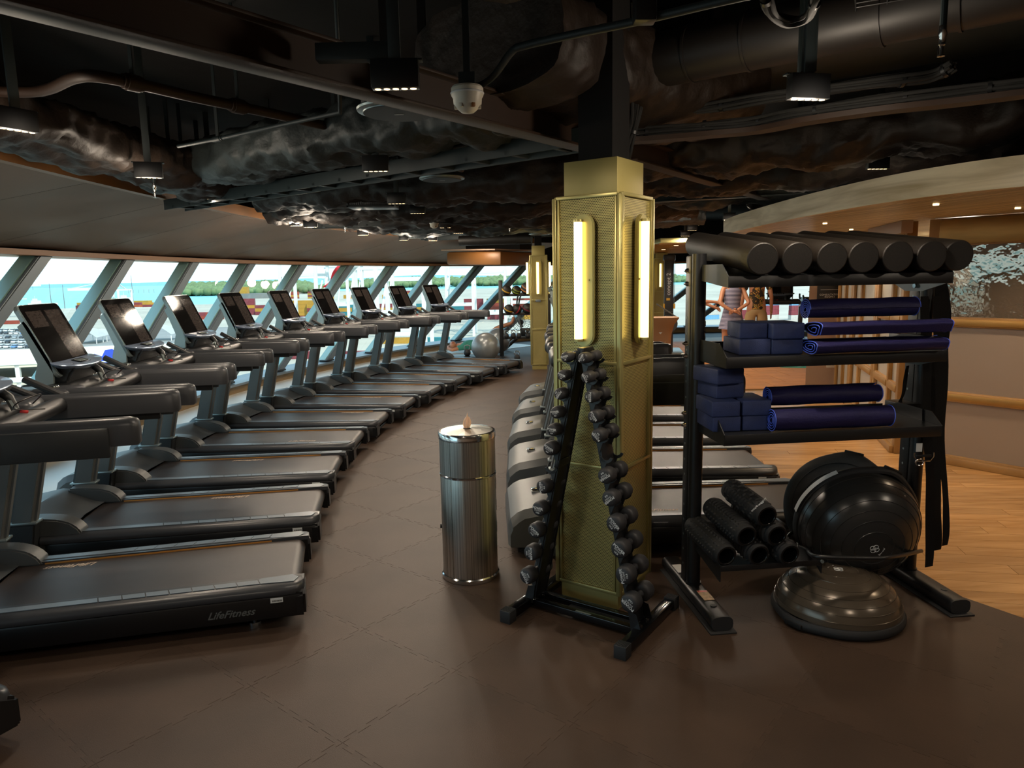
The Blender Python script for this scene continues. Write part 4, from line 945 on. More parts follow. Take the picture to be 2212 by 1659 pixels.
# ---------------------------------------------------------------- gold columns with mesh panels and tube lamps
def uvplane(name, m, parent, o, x, z, wdt, h):      # flat panel with metric UVs
    me = D.meshes.new(name); o, x, z = Vector(o), Vector(x).normalized(), Vector(z).normalized(); n = x.cross(z)
    V = [o, o + x * wdt, o + x * wdt + z * h, o + z * h]; V2 = [v - n * (-.004) for v in V]
    me.from_pydata([tuple(v) for v in V + V2], [], [(0, 1, 2, 3), (7, 6, 5, 4), (0, 4, 5, 1), (1, 5, 6, 2), (2, 6, 7, 3), (3, 7, 4, 0)])
    uv = me.uv_layers.new(name='UVMap')
    for l in me.loops:
        v = Vector(me.vertices[l.vertex_index].co) - o; uv.data[l.index].uv = (v.dot(x), v.dot(z))
    me.materials.append(MT[m]); ob = D.objects.new(name, me); COL.objects.link(ob); ob.parent = parent; return ob
def column(p, ang, w, label, energy=14, zt=1.955, cap=2.12):
    c = thing('column', label, 'column', (*p, 0), math.radians(ang))        # origin: front right corner; local -x along the front face
    ins = .02
    MB().box((-w + .02, .02, 0), (-.02, w - .02, .12), .002).build('plinth', 'goldpaint', c)
    MB().box((-w + .03, .03, .1), (-.03, w - .03, zt), 0).build('core', 'goldpaint', c)
    MB().box((-w + .04, .04, zt - .02), (-.04, w - .04, cap), .002).build('capital', 'goldpaint', c)
    MB().box((-w + .09, .09, cap), (-.09, w - .09, 3.0), 0).build('neck', 'ceil', c)
    faces = [((-w, 0), (1, 0)), ((0, 0), (0, 1)), ((0, w), (-1, 0)), ((-w, w), (0, -1))]
    rows = [.09, .70, 1.20, zt]
    for fi, ((ox, oy), (dx, dy)) in enumerate(faces):
        X = Vector((dx, dy, 0)); Nn = Vector((dy, -dx, 0)); O_ = Vector((ox, oy, 0))
        mx = frame(O_, X, -Nn)                     # local x along face, y inward, z = up
        up = mx.to_3x3() @ Vector((0, 0, 1)); fl_ = 1 if up.z > 0 else -1
        for a, b in (((.0, -.003, .08), (.02, .02, zt)), ((.024, .0, .08), (.036, .02, zt)), ((w - .02, -.003, .08), (w, .02, zt)), ((w - .036, .0, .08), (w - .024, .02, zt))):
            MB().box((a[0], a[1], a[2] * fl_), (b[0], b[1], b[2] * fl_), .002, mx).build('corner_trim', 'gold', c)
        for z in rows:
            MB().box((.02, -.002, (z - .008) * fl_), (w - .02, .02, (z + .008) * fl_), .002, mx).build('cross_trim', 'gold', c)
        for z0, z1 in zip(rows, rows[1:]):
            uvplane('mesh_panel', 'perf', c, O_ + X * .034 - Nn * .014 + Vector((0, 0, z0 + .006)), X, (0, 0, 1), w - .068, z1 - z0 - .012)
        # pill-shaped lamp on the upper panel
        zc0, zc1, r = 1.275, 1.875, .052; cx = w / 2
        mb = MB(); pts = []
        for k in range(13): a = PI * k / 12; pts.append((cx + r * math.cos(a), -.004, fl_ * (zc1 - r + r * math.sin(a))))
        for k in range(13): a = PI + PI * k / 12; pts.append((cx + r * math.cos(a), -.004, fl_ * (zc0 + r + r * math.sin(a))))
        mb.prism(pts, (0, -.022, 0), mx); bmesh.ops.bevel(mb.bm, geom=[e for e in mb.bm.edges if len(e.link_faces) == 2 and max(len(f.verts) for f in e.link_faces) > 10], offset=.004, segments=2, affect='EDGES')
        lm = mb.build('lamp_plate', 'gold', c)
        mb = MB(); mb.cyl(mx @ Vector((cx - .017, -.042, fl_ * (zc0 + .035))), mx @ Vector((cx - .017, -.042, fl_ * (zc1 - .035))), .019, n=20); mb.build('lamp_tube', 'tube', lm)
        for z in (zc0 + .03, zc1 - .03):
            MB().cyl(mx @ Vector((cx - .017, -.042, fl_ * (z - .006))), mx @ Vector((cx - .017, -.042, fl_ * (z + .006))), .0205, n=20).build('lamp_end', 'gold', lm)
        for xx in (cx - .042, cx + .028): MB().cyl(mx @ Vector((xx, -.026, fl_ * 1.58)), mx @ Vector((xx, -.032, fl_ * 1.58)), .005, n=10).build('screw_knob', 'gold', lm)
    return c
column((.495, 3.20), -35, .355, 'big gold mesh-clad column with glowing tube lamps beside the dumbbell rack', 9)
column((.64, 12.25), -1, .30, 'far gold column beside the ball rack with one glowing tube lamp', 6)
column((3.70, 16.7), -12, .36, 'distant gold column seen between the near column and storage rack', 6, 1.96, 2.09)
tb = MB().box((.43, 12.225, 1.17), (.52, 12.245, 1.21), .004).build('wall_controller', 'mulin'); tag(tb, 'small grey controller box on the far gold column', 'switch')

# ---------------------------------------------------------------- stainless wipes dispenser
cb = thing('wipes_dispenser', 'tall brushed steel wipes dispenser standing on the open floor', 'bin', (-.245, 3.69, 0))
R = .148
MB().lathe([(0, 0.002), (R + .006, .002), (R + .008, .01), (R + .008, .022), (R + .002, .028)], 64).build('base_ring', 'chrome', cb)
MB().lathe([(R, .02), (R, .565), (R - .001, .57)], 64).build('lower_drum', 'steel', cb)
MB().lathe([(R - .001, .565), (R + .003, .568), (R + .003, .576), (R - .001, .58)], 64).build('joint_ring', 'chrome', cb)
MB().lathe([(R, .575), (R, .79)], 64).build('upper_drum', 'steel', cb)
MB().lathe([(R + .001, .765), (R + .004, .768), (R + .004, .798), (R + .001, .803), (R - .01, .804)], 64).build('lid_rim', 'chrome', cb)
MB().lathe([(R - .008, .803), (.02, .812), (.016, .806), (0, .806)], 96).build('lid', 'steeltop', cb)
MB().lathe([(.016, .81), (.02, .813), (.018, .816), (.014, .812)], 20).build('opening_ring', 'blackmetal', cb)
mb = MB()
def f(i, j): t = i / 7; a = (j / 9 - .5) * 2; w = .022 * math.sin(PI * (.12 + .78 * t)) ; return (a * w + .006 * t, .008 * math.sin(a * 7 + t * 2) * (1 - .3 * t), .806 + .078 * t + .012 * math.cos(a * 4) * t)
mb.grid(f, 8, 10); bmesh.ops.solidify(mb.bm, geom=mb.bm.faces[:], thickness=.0015); MT['tissue'] = mat('peach_wipe', '#f2dcc8', .8); wp_ = mb.build('wet_wipe', 'tissue', cb, 60)
MB().cyl((-R - .008, -.01, .28), (-R + .01, -.01, .28), .013, n=14).build('door_lock', 'blackmetal', cb)
mb = MB(); a0 = math.radians(8)
for zz, t_ in ((.52, 'a'), (.40, 'b'), (.28, 'c')): mb.box((R - .003, -.004, zz - .04), (R + .0015, .012, zz + .02), .001)
mb.build('label_strip', 'blackmetal', cb)
# ---------------------------------------------------------------- dumbbell A-frame rack
DR = thing('dumbbell_rack', 'black A-shaped dumbbell rack standing in front of the gold column', 'rack', (.27, 3.067, 0), math.radians(-34.8))
def lat(z): return .043 + (1.24 - z) * .212
ZS = [1.242, 1.16, 1.076, .99, .908, .82, .733, .635, .525, .414, .30, .178]
for s in (-1, 1):
    x = s * .295
    mb = MB(); mb.box((x - .025, -.13, .012), (x + .025, .43, .055), .004); mb.build('foot_bar', 'blackgloss', DR)
    for y0, y1 in ((-.145, -.09), (.39, .445)):
        mb = MB(); mb.box((x - .029, y0, .0), (x + .029, y1, .06), .003)
        for k in range(6): mb.box((x - .026, y0 + .004 + k * .008, .06), (x + .026, y0 + .007 + k * .008, .0625))
        mb.build('foot_cap', 'rubberblk', DR)
    a = Vector((s * .012, .105, 1.275)); b = Vector((s * .265, .105, .055))
    d = (b - a).normalized(); mx = frame(a, d, (0, 1, 0)); L = (b - a).length
    MB().box((0, -.055, -.004), (L, .055, .004), .001, mx).build('rail_plate', 'blackmetal', DR)
    mb = MB(); mb.box((0, -.055, -.012 if s > 0 else .004), (L, -.051, -.004 if s > 0 else .012), 0, mx); mb.box((0, .051, -.012 if s > 0 else .004), (L, .055, -.004 if s > 0 else .012), 0, mx)
    mb.build('rail_flange', 'blackmetal', DR)
    MB().box((.52, -.058, -.01), (.56, .058, .006 if s > 0 else .01), .001, mx).build('splice', 'blackmetal', DR)
    for k in (-.035, .035): MB().cyl((x - s * .03 , .105 + k, .035), (x - s * .045, .105 + k, .035), .009, n=6).cyl((x - .0, .105 + k, .055), (x, .105 + k, .066), .008, n=6).build('bolt', 'chrome', DR)
    for gy in (.04, .166): MB().prism([(s * .26, gy, .035), (s * .31, gy, .035), (s * .285, gy, .12), (s * .245, gy, .13)], (0, .004, 0)).build('gusset', 'blackmetal', DR)
    for i, z in enumerate(ZS):
        r = .020 + .004 * min(1, i / 8); cx = s * lat(z)
        for y in (.045, .150):
            mb = MB(); pts = []; R2 = r + .013
            for k in range(9): a_ = math.radians(200 + 140 * k / 8); pts.append((cx + R2 * math.cos(a_), y, z + R2 * math.sin(a_) - .0))
            for k in range(9): a_ = math.radians(340 - 140 * k / 8); pts.append((cx + r * math.cos(a_), y, z + r * math.sin(a_)))
            mb.prism(pts, (0, .006, 0))
            rx = s * (.012 + (1.275 - z) * .2073)
            rl = s * (.012 + (1.275 - z + .06) * .2073)
            mb.prism([(rl, y, z - .06 - .02), (cx + s * .004, y, z - R2 + .002), (cx - s * (R2 - .003) * 1, y, z - .004), (rx - 0 * s, y, z - .02)], (0, .006, 0))
            mb.build('cradle', 'darkgrey', DR)
for y in (.065, .155): MB().box((-.275, y - .018, .018), (.275, y + .018, .05), .003).build('cross_bar', 'blackgloss', DR)
MB().box((-.03, .05, .0505), (.05, .062, .052)).build('sticker', 'silver', DR); MB().box((-.1, .085, .03), (.26, .135, .034)).build('floor_plate', 'blackmetal', DR)
MB().box((-.018, .06, 1.262), (.018, .15, 1.285), .003).build('apex_bracket', 'blackmetal', DR)
# dumbbells
def make_db(w, r, L):
    t = thing('dumbbell', 'p', 'dumbbell'); h = .052 + r * .35
    for s, nm in ((-1, 'head'), (1, 'head')):
        y0, y1 = (-L / 2, -L / 2 + h) if s < 0 else (L / 2 - h, L / 2)
        m = Matrix.Translation((0, y0, 0)) @ Matrix.Rotation(-PI / 2, 4, 'X')
        MB().lathe([(0, 0), (r * .72, 0), (r * .93, .006), (r, .014), (r, h - .014), (r * .93, h - .006), (r * .7, h), (0, h)], 28, m).build(nm, 'db', t, 60)
    MB().cyl((0, -L / 2 + h * .8, 0), (0, L / 2 - h * .8, 0), .0155, n=16).build('handle', 'db', t)
    rot = random.uniform(-2.6, 2.6)
    def put(s_, size, dz, b=0):
        m = Matrix.Translation((0, -L / 2 - .0006, 0)) @ Matrix.Rotation(rot, 4, 'Y') @ frame((0, 0, dz), (1, 0, 0), (0, 0, 1))
        text('print', s_, size, 'white', t, m, bold=b, ext=.0002)
    put('POWER', r * .46, r * .16, .0004); put('SYSTEMS', r * .25, -r * .14); put(w, r * .28, -r * .45, .0002)
    return t
WL = [['1LB', '2LB', '2LB', '4LB', '4LB', '6LB', None, '8LB', '10LB', '12LB', '10LB', '12LB'], ['1LB', '2LB', '3LB', '4LB', '5LB', None, '8LB', '8LB', '10LB', '10LB', '12LB', '12LB']]
RD = [.0255, .0265, .0285, .030, .031, .035, 0, .036, .038, .040, .041, .043]; RD2 = [.026, .028, .030, .032, .033, 0, .038, .039, .042, .043, .045, .046]
ORD = ['top', 'second', 'third', 'fourth', 'fifth', 'sixth', 'seventh', 'eighth', 'ninth', 'tenth', 'eleventh', 'bottom']
random.seed(11)
for si, s in enumerate((-1, 1)):
    n = 0
    for i, z in enumerate(ZS):
        w = WL[si][i]
        if not w: continue
        r = (RD, RD2)[si][i] * .93; L = .155 + .04 * i / 11
        t = make_db(w, r, L)
        side = 'left' if s < 0 else 'right'
        rel = '%s dumbbell on the %s leg of the dumbbell rack, marked %s' % (ORD[i] if i < 11 else 'bottom', side, w)
        if i in (5, 6) and (WL[si][max(0, i - 1)] is None or (i < 11 and WL[si][i + 1] is None)): rel += ', by the empty cradle'
        t['label'] = rel; t['group'] = 'dumbbells on the A-frame rack'
        base = Matrix.Translation(DR.location) @ Matrix.Rotation(math.radians(-34.8), 4, 'Z')
        p = base @ Vector((s * lat(z), -.0 + L / 2 - .005, z + .006))
        t.location = p; t.rotation_euler = (0, 0, math.radians(-34.8))

# ---------------------------------------------------------------- storage rack
SR = thing('storage_rack', 'black steel storage rack with three shelves of yoga gear', 'rack', (.885, 3.36, 0), math.radians(6))
SRM = Matrix.Translation((.885, 3.36, 0)) @ Matrix.Rotation(math.radians(6), 4, 'Z')
for x in (0, 1.15):
    mb = MB(); pr = []
    mb.box((x - .036, .012, .04), (x + .036, .085, 1.685), .01); mb.cyl((x, 0, .05), (x, 0, 1.69), .033, n=32); po = mb.build('post', 'blackmetal', SR, 40)
    mb = MB()
    for k in range(20):
        z = .16 + k * .077; mb.cyl((x - .037, .05, z), (x - .034, .05, z), .006, n=10); mb.cyl((x - .015 + .0, .086, z), (x - .015, .083, z), .006, n=10)
    mb.build('adjusting_holes', 'silver', po)
    mb = MB(); sec = []
    for k in range(16): a = 2 * PI * k / 16; sec.append((x + .05 * (abs(math.cos(a)) ** .6) * (1 if math.cos(a) > 0 else -1), .042 + .034 * (abs(math.sin(a)) ** .7) * (1 if math.sin(a) > 0 else -1)))
    mb.prism([(a, -.36, b) for a, b in sec], (0, .70, 0)); mb.build('foot_bar', 'blackmetal', SR)
    mb = MB(); mb.prism([(a, -.372, b) for a, b in sec], (0, .012, 0)); mb.build('end_cap', 'rubberblk', SR)
    MB().box((x - .062, -.39, .0), (x + .062, .34, .008), .003).build('rubber_mat', 'rubberblk', SR)
    MB().cyl((x, 0, .07), (x, 0, .082), .038, n=28).build('weld_collar', 'blackmetal', SR); MB().cyl((x, -.26, .0765), (x, -.26, .0785), .014, n=20).build('plug', 'rubberblk', SR)
MB().box((-.022, -.20, .0762), (.025, -.10, .0775)).build('warning_sticker', 'stk', SR, 0) if False else None
MT['stk'] = mat('warning_sticker_paper', '#c9a883', .6, var=.25, vs=60)
mb = MB().box((-.02, -.205, .0765), (.03, -.10, .0778)).build('warning_sticker', 'stk', SR, 0); MB().box((-.018, -.118, .078), (.028, -.103, .0784)).build('sticker_band', 'red', mb, 0)
MB().box((-.035, .12, .0765), (.012, .22, .0778)).build('serial_sticker', 'white', SR, 0)
text('rack_lettering', 'ESCAPE', .06, 'black', SR, frame((.032, -.0095, 1.28), (0, 0, 1), (-.3, -.95, 0)))
XL, XR = .005, 1.02
for zi, z in enumerate((1.583, 1.238, .897)):
    tilt = .10 if zi == 0 else 0.0
    mb = MB(); mb.prism([(XL, -.33, z - .004), (XL, .10, z - .004 + tilt * .45), (XL, .10, z + tilt * .45), (XL, -.33, z)], (XR - XL, 0, 0)); sh = mb.build('shelf', 'blackmetal', SR)
    MB().box((XL, -.334, z - .046), (XR, -.329, z + .002), .001).build('front_lip', 'blackmetal', sh)
    MB().box((XL, .098, z - .03 + tilt * .45), (XR, .103, z + .03 + tilt * .45), .001).build('rear_lip', 'blackmetal', sh)
    for x in (XL - .004, XR):
        mb = MB(); mb.prism([(x, -.334, z - .046), (x, -.334, z + .002), (x, -.26, z + .055), (x, -.02, z + .055), (x, .1, z + .02), (x, .1, z - .046 + tilt * .4)], (.004, 0, 0)); mb.build('end_plate', 'blackmetal' if zi else 'darkgrey', sh)
        for zz in ((z + .03), (z - .03)):
            mb = MB(); xx = -.036 if x < .5 else 1.15 - .036
            mb.cyl((xx, .05, zz), (xx - .014, .05, zz), .013, .008, n=12); mb.cyl((xx - .014, .05, zz), (xx - .02, .05, zz), .005, n=8); mb.build('star_bolt', 'chrome', sh)
    MB().prism([(XR, -.30, z - .046), (XR, .08, z - .046), (XR, -.02, z - .085), (XR, -.14, z - .085)], (.004, 0, 0)).build('bracket', 'grey' if zi < 2 else 'blackmetal', sh)
    MB().cyl((XR - .004, -.1, z - .06), (XR - .012, -.1, z - .06), .011, n=10).build('bolt', 'chrome', sh)
    MB().box((XR + .004, -.05, z - .05), (1.12, .09, z + .05), .003).build('post_bracket', 'blackmetal', sh); MB().box((.03, .02, z - .05), (XL + .03, .09, z + .05), .003).build('post_bracket', 'blackmetal', sh)
# hook pin near the top of the left post
MB().tube([(.02, -.03, 1.585), (.045, -.06, 1.61), (.06, -.075, 1.62)], .006, 8).build('hook_pin', 'brass', SR)
# low tray for the textured rollers
tz = .285
mb = MB(); mb.prism([(.0, -.33, tz), (.0, .14, tz - .02 + .02), (.0, .14, tz + .003), (.0, -.33, tz + .003)], (.475, 0, 0)); tr = mb.build('roller_tray', 'blackmetal', SR)
MB().box((.0, -.335, tz - .012), (.475, -.328, tz + .014), .001).build('tray_lip', 'blackmetal', tr)
for x in (-.004, .475):
    mb = MB(); mb.prism([(x, -.335, tz - .06), (x, -.335, tz + .016), (x, .05, tz + .13), (x, .10, tz + .13), (x, .10, tz - .01)] if x < .1 else [(x, -.335, tz - .05), (x, -.335, tz + .018), (x, -.26, tz + .014), (x, -.24, tz - .004)], (.005, 0, 0)); mb.build('tray_end', 'blackmetal', tr)
MB().cyl((.478, -.334, tz + .008), (.478, -.342, tz + .008), .008, n=12).build('bolt', 'silver', tr)
# holder loop for the balance domes
lp = [P(1745, 1188, 3.30), P(1752, 1198, 3.05), P(1775, 1203, 2.955), P(1885, 1206, 2.955), P(1930, 1203, 3.0), P(1990, 1190, 3.33)]
inv = SRM.inverted()
MB().tube(smoothpath([inv @ p for p in lp], 5), .0095, 12).build('holder_loop', 'blackmetal', SR)
lp2 = [inv @ P(1745, 1188, 3.30), inv @ (P(1745, 1188, 3.30) + Vector((0, .22, .0))), inv @ Vector((1.98, 3.60, .37)), inv @ Vector((2.0, 3.48, .37))]
MB().tube(smoothpath(lp2, 5), .0095, 12).build('holder_loop', 'blackmetal', SR)
MB().box((.42, .03, tz - .01), (.5, .14, tz + .05), .003).build('loop_bracket', 'blackmetal', SR)

# foam rollers on the top shelf
fr_ = [1648, 1723, 1798, 1866, 1940, 2013, 2071]
FO = ['leftmost foam roller on the top of the storage rack', 'second foam roller from the left on the rack top', 'third foam roller from the left on the rack top', 'middle foam roller of the seven on the rack top', 'third foam roller from the right on the rack top, lit along its top', 'second foam roller from the right on the rack top', 'rightmost foam roller, overhanging the storage rack top']
rad = [.0665, .0665, .0655, .066, .067, .066, .0655]
for i, u in enumerate(fr_):
    y = 2.96 + .105 * (i / 6); p = P(u, 567 - 6 * i / 6, y)
    p.z = 1.583 + .0665 + .004; 
    d = Vector((-.035, .88, .095)).normalized(); mx = frame(p, d.cross(Vector((0, 0, 1))), d)
    t = thing('foam_roller', FO[i], 'foam roller', p, 0, 'foam rollers on the top shelf')
    R = rad[i]; m = frame((0, 0, 0), d.cross(Vector((0, 0, 1))), Vector((0, 0, 1)).cross(d) if False else d)
    q = d.to_track_quat('Z', 'Y').to_matrix().to_4x4(); L = .91
    MB().lathe([(R - .005, 0), (R - .0015, .0015), (R, .006), (R, L - .006), (R - .005, L)], 40, q).build('foam_body', 'foam', t, 60)
    MB().lathe([(0, .0006), (R - .005, .0004)], 40, q).lathe([(0, L - .0005), (R - .005, L - .0005)], 40, q).build('foam_end', 'foamend', t, 0)

# yoga blocks
def block(u0, v0, y, z, label, rz=0, w=.142, L=.22, h=.0695):
    p = P(u0, v0, y); o = MB().box((0, 0, 0), (w, L, h), .006, seg=2).build('yoga_block', 'navy', None, 50)
    o.location = (p.x, y, z); o.rotation_euler = (0, 0, math.radians(rz)); return tag(o, label, 'yoga block', 'navy yoga blocks')
z1 = 1.2385; z2 = .8975; h = .0697
block(1597, 760, 3.12, z1, 'lower left navy yoga block on the middle shelf', 2); block(1667, 760, 3.12, z1, 'lower right navy yoga block on the middle shelf, beside the purple mats', 1, .14)
block(1597, 725, 3.155, z1 + h, 'upper left navy yoga block on the middle shelf, turned slightly', -3, .125); block(1669, 725, 3.10, z1 + h, 'upper right navy yoga block on the middle shelf', 1)
block(1540, 926, 3.10, z2, 'bottom left navy yoga block on the lowest shelf', 4, .128); block(1604, 926, 3.115, z2, 'bottom right navy yoga block on the lowest shelf, touching the rolled mat', 3, .128)
block(1538, 890, 3.09, z2 + h, 'left navy yoga block in the second layer of the lowest shelf', 4, .13); block(1604, 890, 3.105, z2 + h, 'right navy yoga block in the second layer of the lowest shelf', 3, .132)
block(1548, 855, 3.16, z2 + 2 * h, 'third-layer navy yoga block on the lowest shelf, set askew', 14, .14, .2); block(1550, 820, 3.12, z2 + 3 * h, 'topmost navy yoga block on the lowest shelf, just under the middle shelf', 18, .14, .2)

# mats: a spiral sheet swept along its length, bright edges at both ends
def yoga_mat(label, c, L, rx, rz_, turns, rot, flat=0.0, wob=0.0, th=.004):
    t = thing('yoga_mat', label, 'yoga mat', c, rot, 'purple yoga mats'); N = int(turns * 26); pr = []
    for k in range(N + 1):
        a = 2 * PI * turns * k / N; f_ = .16 + .84 * k / N
        x = rx * f_ * math.cos(a); z = rz_ * f_ * math.sin(a)
        x += wob * rx * .3 * math.sin(2 * a + 1) * f_
        pr.append((x * (1 + flat * abs(math.sin(a)) * .2), z))
    mb = MB(); jn = 8
    mb.grid(lambda i, j: (pr[i][0], 0, 0) if False else (L * (j / (jn - 1)) , pr[i][0] , pr[i][1] + .0015 * math.sin(j * 1.7 + i * .15)), N + 1, jn)
    bmesh.ops.solidify(mb.bm, geom=mb.bm.faces[:], thickness=th); mb.build('mat_sheet', 'mat', t, 60)
    for x in (-.0006, L + .0006): MB().tube([(x, a, b) for a, b in pr], .0021, 5).build('mat_edge', 'matedge', t, 60)
    return t
r6 = math.radians(6)
p = P(1752, 752, 3.06); yoga_mat('bottom folded purple yoga mat on the middle shelf, sagging over its lip', (p.x, 3.07, z1 + .037), .605, .08, .033, 3.2, r6, .5, .5)
p = P(1762, 720, 3.07); yoga_mat('middle folded purple yoga mat on the middle shelf, loosely rolled', (p.x, 3.09, z1 + .037 + .074), .60, .082, .036, 2.6, r6, .4, .8)
p = P(1733, 690, 3.2); yoga_mat('rolled blue-purple yoga mat lying on top of the two folded ones', (p.x, 3.17, z1 + .037 + .074 + .084), .515, .047, .046, 4.5, r6)
p = P(1672, 903, 3.06); yoga_mat('lower rolled purple yoga mat on the lowest shelf, its spiral end in view', (p.x, 3.09, z2 + .055), .555, .052, .053, 4.0, r6, 0, .15)
p = P(1655, 855, 3.2); yoga_mat('upper rolled purple yoga mat on the lowest shelf, behind the blocks', (p.x, 3.18, z2 + .055 + .088), .53, .048, .046, 4.2, r6)

# textured hollow rollers
def make_tex(kind, label):
    t = thing('massage_roller', label, 'foam roller', (0, 0, 0), 0, 'textured rollers on the low tray'); R = .0515; L = .33; K = 72; N = 90
    def rad_(i, j):
        th = j / K; y = i / N
        if y < .08 or y > .92: return R - .0005 + (0 if .015 < y < .985 else -.006)
        if kind == 0:
            if th < .25 or .5 < th < .75: return R + .0055 * (1 if (i // 3) % 2 else -.4)
            return R + .007 * max(0, math.sin(j * PI / 3)) * max(0, math.sin(i * PI / 3.5)) * 1.3
        if (int(th * 8)) % 2: return R + .0055 * (1 if (i // 2) % 3 else -.3) * (1 if (j % 9) > 1 else 0)
        return R + .006 * (1 if ((i // 7) % 2) ^ ((j % 9) > 4) else 0) + (.003 if j % 18 == 0 and i % 2 else 0)
    mb = MB(); mb.grid(lambda i, j: (rad_(i, j) * math.cos(2 * PI * j / K), L * i / N, rad_(i, j) * math.sin(2 * PI * j / K)), N + 1, K, cu=True); mb.build('foam_sleeve', 'rubberblk', t, 30)
    q = Matrix.Rotation(-PI / 2, 4, 'X')
    MB().lathe([(R - .006, 0), (R - .012, -.002), (.037, 0), (.036, .004), (.036, L - .004), (.037, L), (R - .006, L)], 40, q).build('inner_tube', 'blackgloss', t, 60)
    if kind: text('print', 'TriggerPoint', .018, 'white', t, frame((-.028, .03, .0475), (0, 0, 0) if False else (-.6, 0, -.5), (0, 1, 0)) @ Matrix.Identity(4))
    return t
rt = {0: make_tex(0, 'a'), 1: make_tex(1, 'b')}
RP = [((1570, 1192), 0, 'bottom left textured roller on the low tray', 0), ((1641, 1192), 0, 'bottom middle textured roller on the low tray', 1.0), ((1707, 1188), 1, 'bottom right textured roller on the low tray', 2.2), ((1614, 1148), 0, 'left textured roller in the second row, studded and ribbed', 2.6), ((1680, 1142), 0, 'right textured roller in the second row', .6), ((1658, 1103), 1, 'topmost textured roller, blocky pattern with white print', 0)]
bx = P(1572, 1055, 3.33) - P(1658, 1103, 3.04)
used = {0: 0, 1: 0}
for (uv), k, lab, ro in RP:
    t = rt[k] if not used[k] else dup(rt[k]); used[k] = 1
    y = 3.04; p = P(uv[0], uv[1], y)
    if uv[1] > 1180: p.z = tz + .003 + .053
    elif uv[1] > 1130: p.z = tz + .003 + .053 + .0905
    else: p.z = tz + .003 + .053 + .181
    t.location = p; d = Vector((-.07, .325, .035)).normalized()
    xx = d.cross(Vector((0, 0, 1))).normalized(); zz = xx.cross(d); Mx = Matrix((xx, d, zz)).transposed() @ Matrix.Rotation(ro, 3, 'Y'); t.rotation_euler = Mx.to_euler(); t['label'] = lab

# balance domes (half balls on a round platform)
def make_dome(label, m, dome='bosu', R=.272, hgt=.20, sticker=False):
    t = thing('balance_dome', label, 'balance trainer'); t.matrix_world = m
    pts = []
    for k in range(25):
        a = PI / 2 * k / 24; r = (R + .006) * max(0, math.cos(a)) ** .82; z = .05 + hgt * math.sin(a) ** 1.0
        pts.append((r, z))
        if k in (2, 5, 8, 11, 14, 17, 20):
            for da, o_ in ((.012, 0), (.018, .0022), (.024, 0)):
                a2 = a + da; pts.append(((R + .006) * math.cos(a2) ** .82 + o_ * math.cos(a2), .05 + hgt * math.sin(a2) + o_ * math.sin(a2)))
    MB().lathe(pts[::1], 72).build('dome', dome, t, 25)
    n = 40
    def prof(a_):       # platform has two pulled-out corners (handles)
        k = max(0, math.cos(2 * a_)) ** 6; return R + .02 + .018 * k
    zz = [(0.0, .0), (.30, .0), (.86, .0), (.97, .006), (1.0, .018), (1.0, .034), (.97, .048), (.93, .05)]
    mb = MB(); NN = 96
    mb.grid(lambda i, j: (prof(2 * PI * j / NN) * zz[i + 1][0] * math.cos(2 * PI * j / NN), prof(2 * PI * j / NN) * zz[i + 1][0] * math.sin(2 * PI * j / NN), zz[i + 1][1] + (.012 if i == 0 else 0)), 7, NN, cu=True)
    mb.bm.verts.ensure_lookup_table(); mb.bm.faces.new([mb.bm.verts[k] for k in range(NN)]); pf = mb.build('platform', 'rubberblk', t, 45)
    for r_ in (.12, .19, .235): MB().lathe([(r_ - .003, .003), (r_, -.003), (r_ + .003, .003)], 64).build('underside_ring', 'rubberblk', pf, 60)
    for a_ in (0, PI):
        rr_ = R + .036; MB().box((rr_ - .02, -.045, .012), (rr_ + .005, .045, .036), .004, Matrix.Rotation(a_, 4, 'Z')).build('handle_recess', 'blackhole', pf)
    # four linked rings and the word at the crown
    zt = .05 + hgt + .0008
    mb = MB()
    for a_ in range(4): mb.tube([(.011 * math.cos(a_ * PI / 2) + .011 * math.cos(k * PI / 8), .011 * math.sin(a_ * PI / 2) + .011 * math.sin(k * PI / 8), zt) for k in range(16)], .0013, 5, closed=True)
    mb.build('ring_logo', 'white', t, 0); text('logo', 'BOSU', .018, 'white', t, Matrix.Translation((0, -.038, zt - .0022)) @ Matrix.Rotation(0, 4, 'Z'), bold=.0004)
    if sticker:
        mb = MB(); mb.grid(lambda i, j: ((R + .0235) * math.cos(math.radians(sticker[0] + (sticker[1] - sticker[0]) * i / 20)), (R + .0235) * math.sin(math.radians(sticker[0] + (sticker[1] - sticker[0]) * i / 20)), .010 + .03 * j), 21, 2); mb.build('label_strip', 'white', pf, 60)
    return t
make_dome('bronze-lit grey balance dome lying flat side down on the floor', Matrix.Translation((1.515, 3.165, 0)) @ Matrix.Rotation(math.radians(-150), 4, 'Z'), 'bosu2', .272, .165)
nA = Vector((-.06, -.95, -.26)).normalized(); cA = P(1850, 1118, 3.36) 
xA = Vector((1, -.1, .25)); mA = frame(cA - nA * .06, nA.cross(Vector((-.25, 0, 1))).normalized() * 1, Vector((0, 0, 1)))
def fr_n(c, n, up):
    n = n.normalized(); y = (up - n * up.dot(n)).normalized(); x = y.cross(n); m = Matrix((x, y, n)).transposed().to_4x4(); m.translation = c; return m
make_dome('black balance dome held upright in the rack, crown facing the room', fr_n(cA - nA * .04 + Vector((0, 0, -.02)), nA, Vector((.3, 0, 1))) @ Matrix.Rotation(math.radians(82), 4, 'Z'), 'bosu', .278, .21, (50, 105))
nB = Vector((-.52, -.80, .22)); cB = P(1815, 1100, 3.50)
t = make_dome('second black balance dome behind the first, underside to the room', fr_n(cB, -nB, Vector((.1, 0, 1))) @ Matrix.Rotation(math.radians(93), 4, 'Z'), 'bosu', .262, .20)

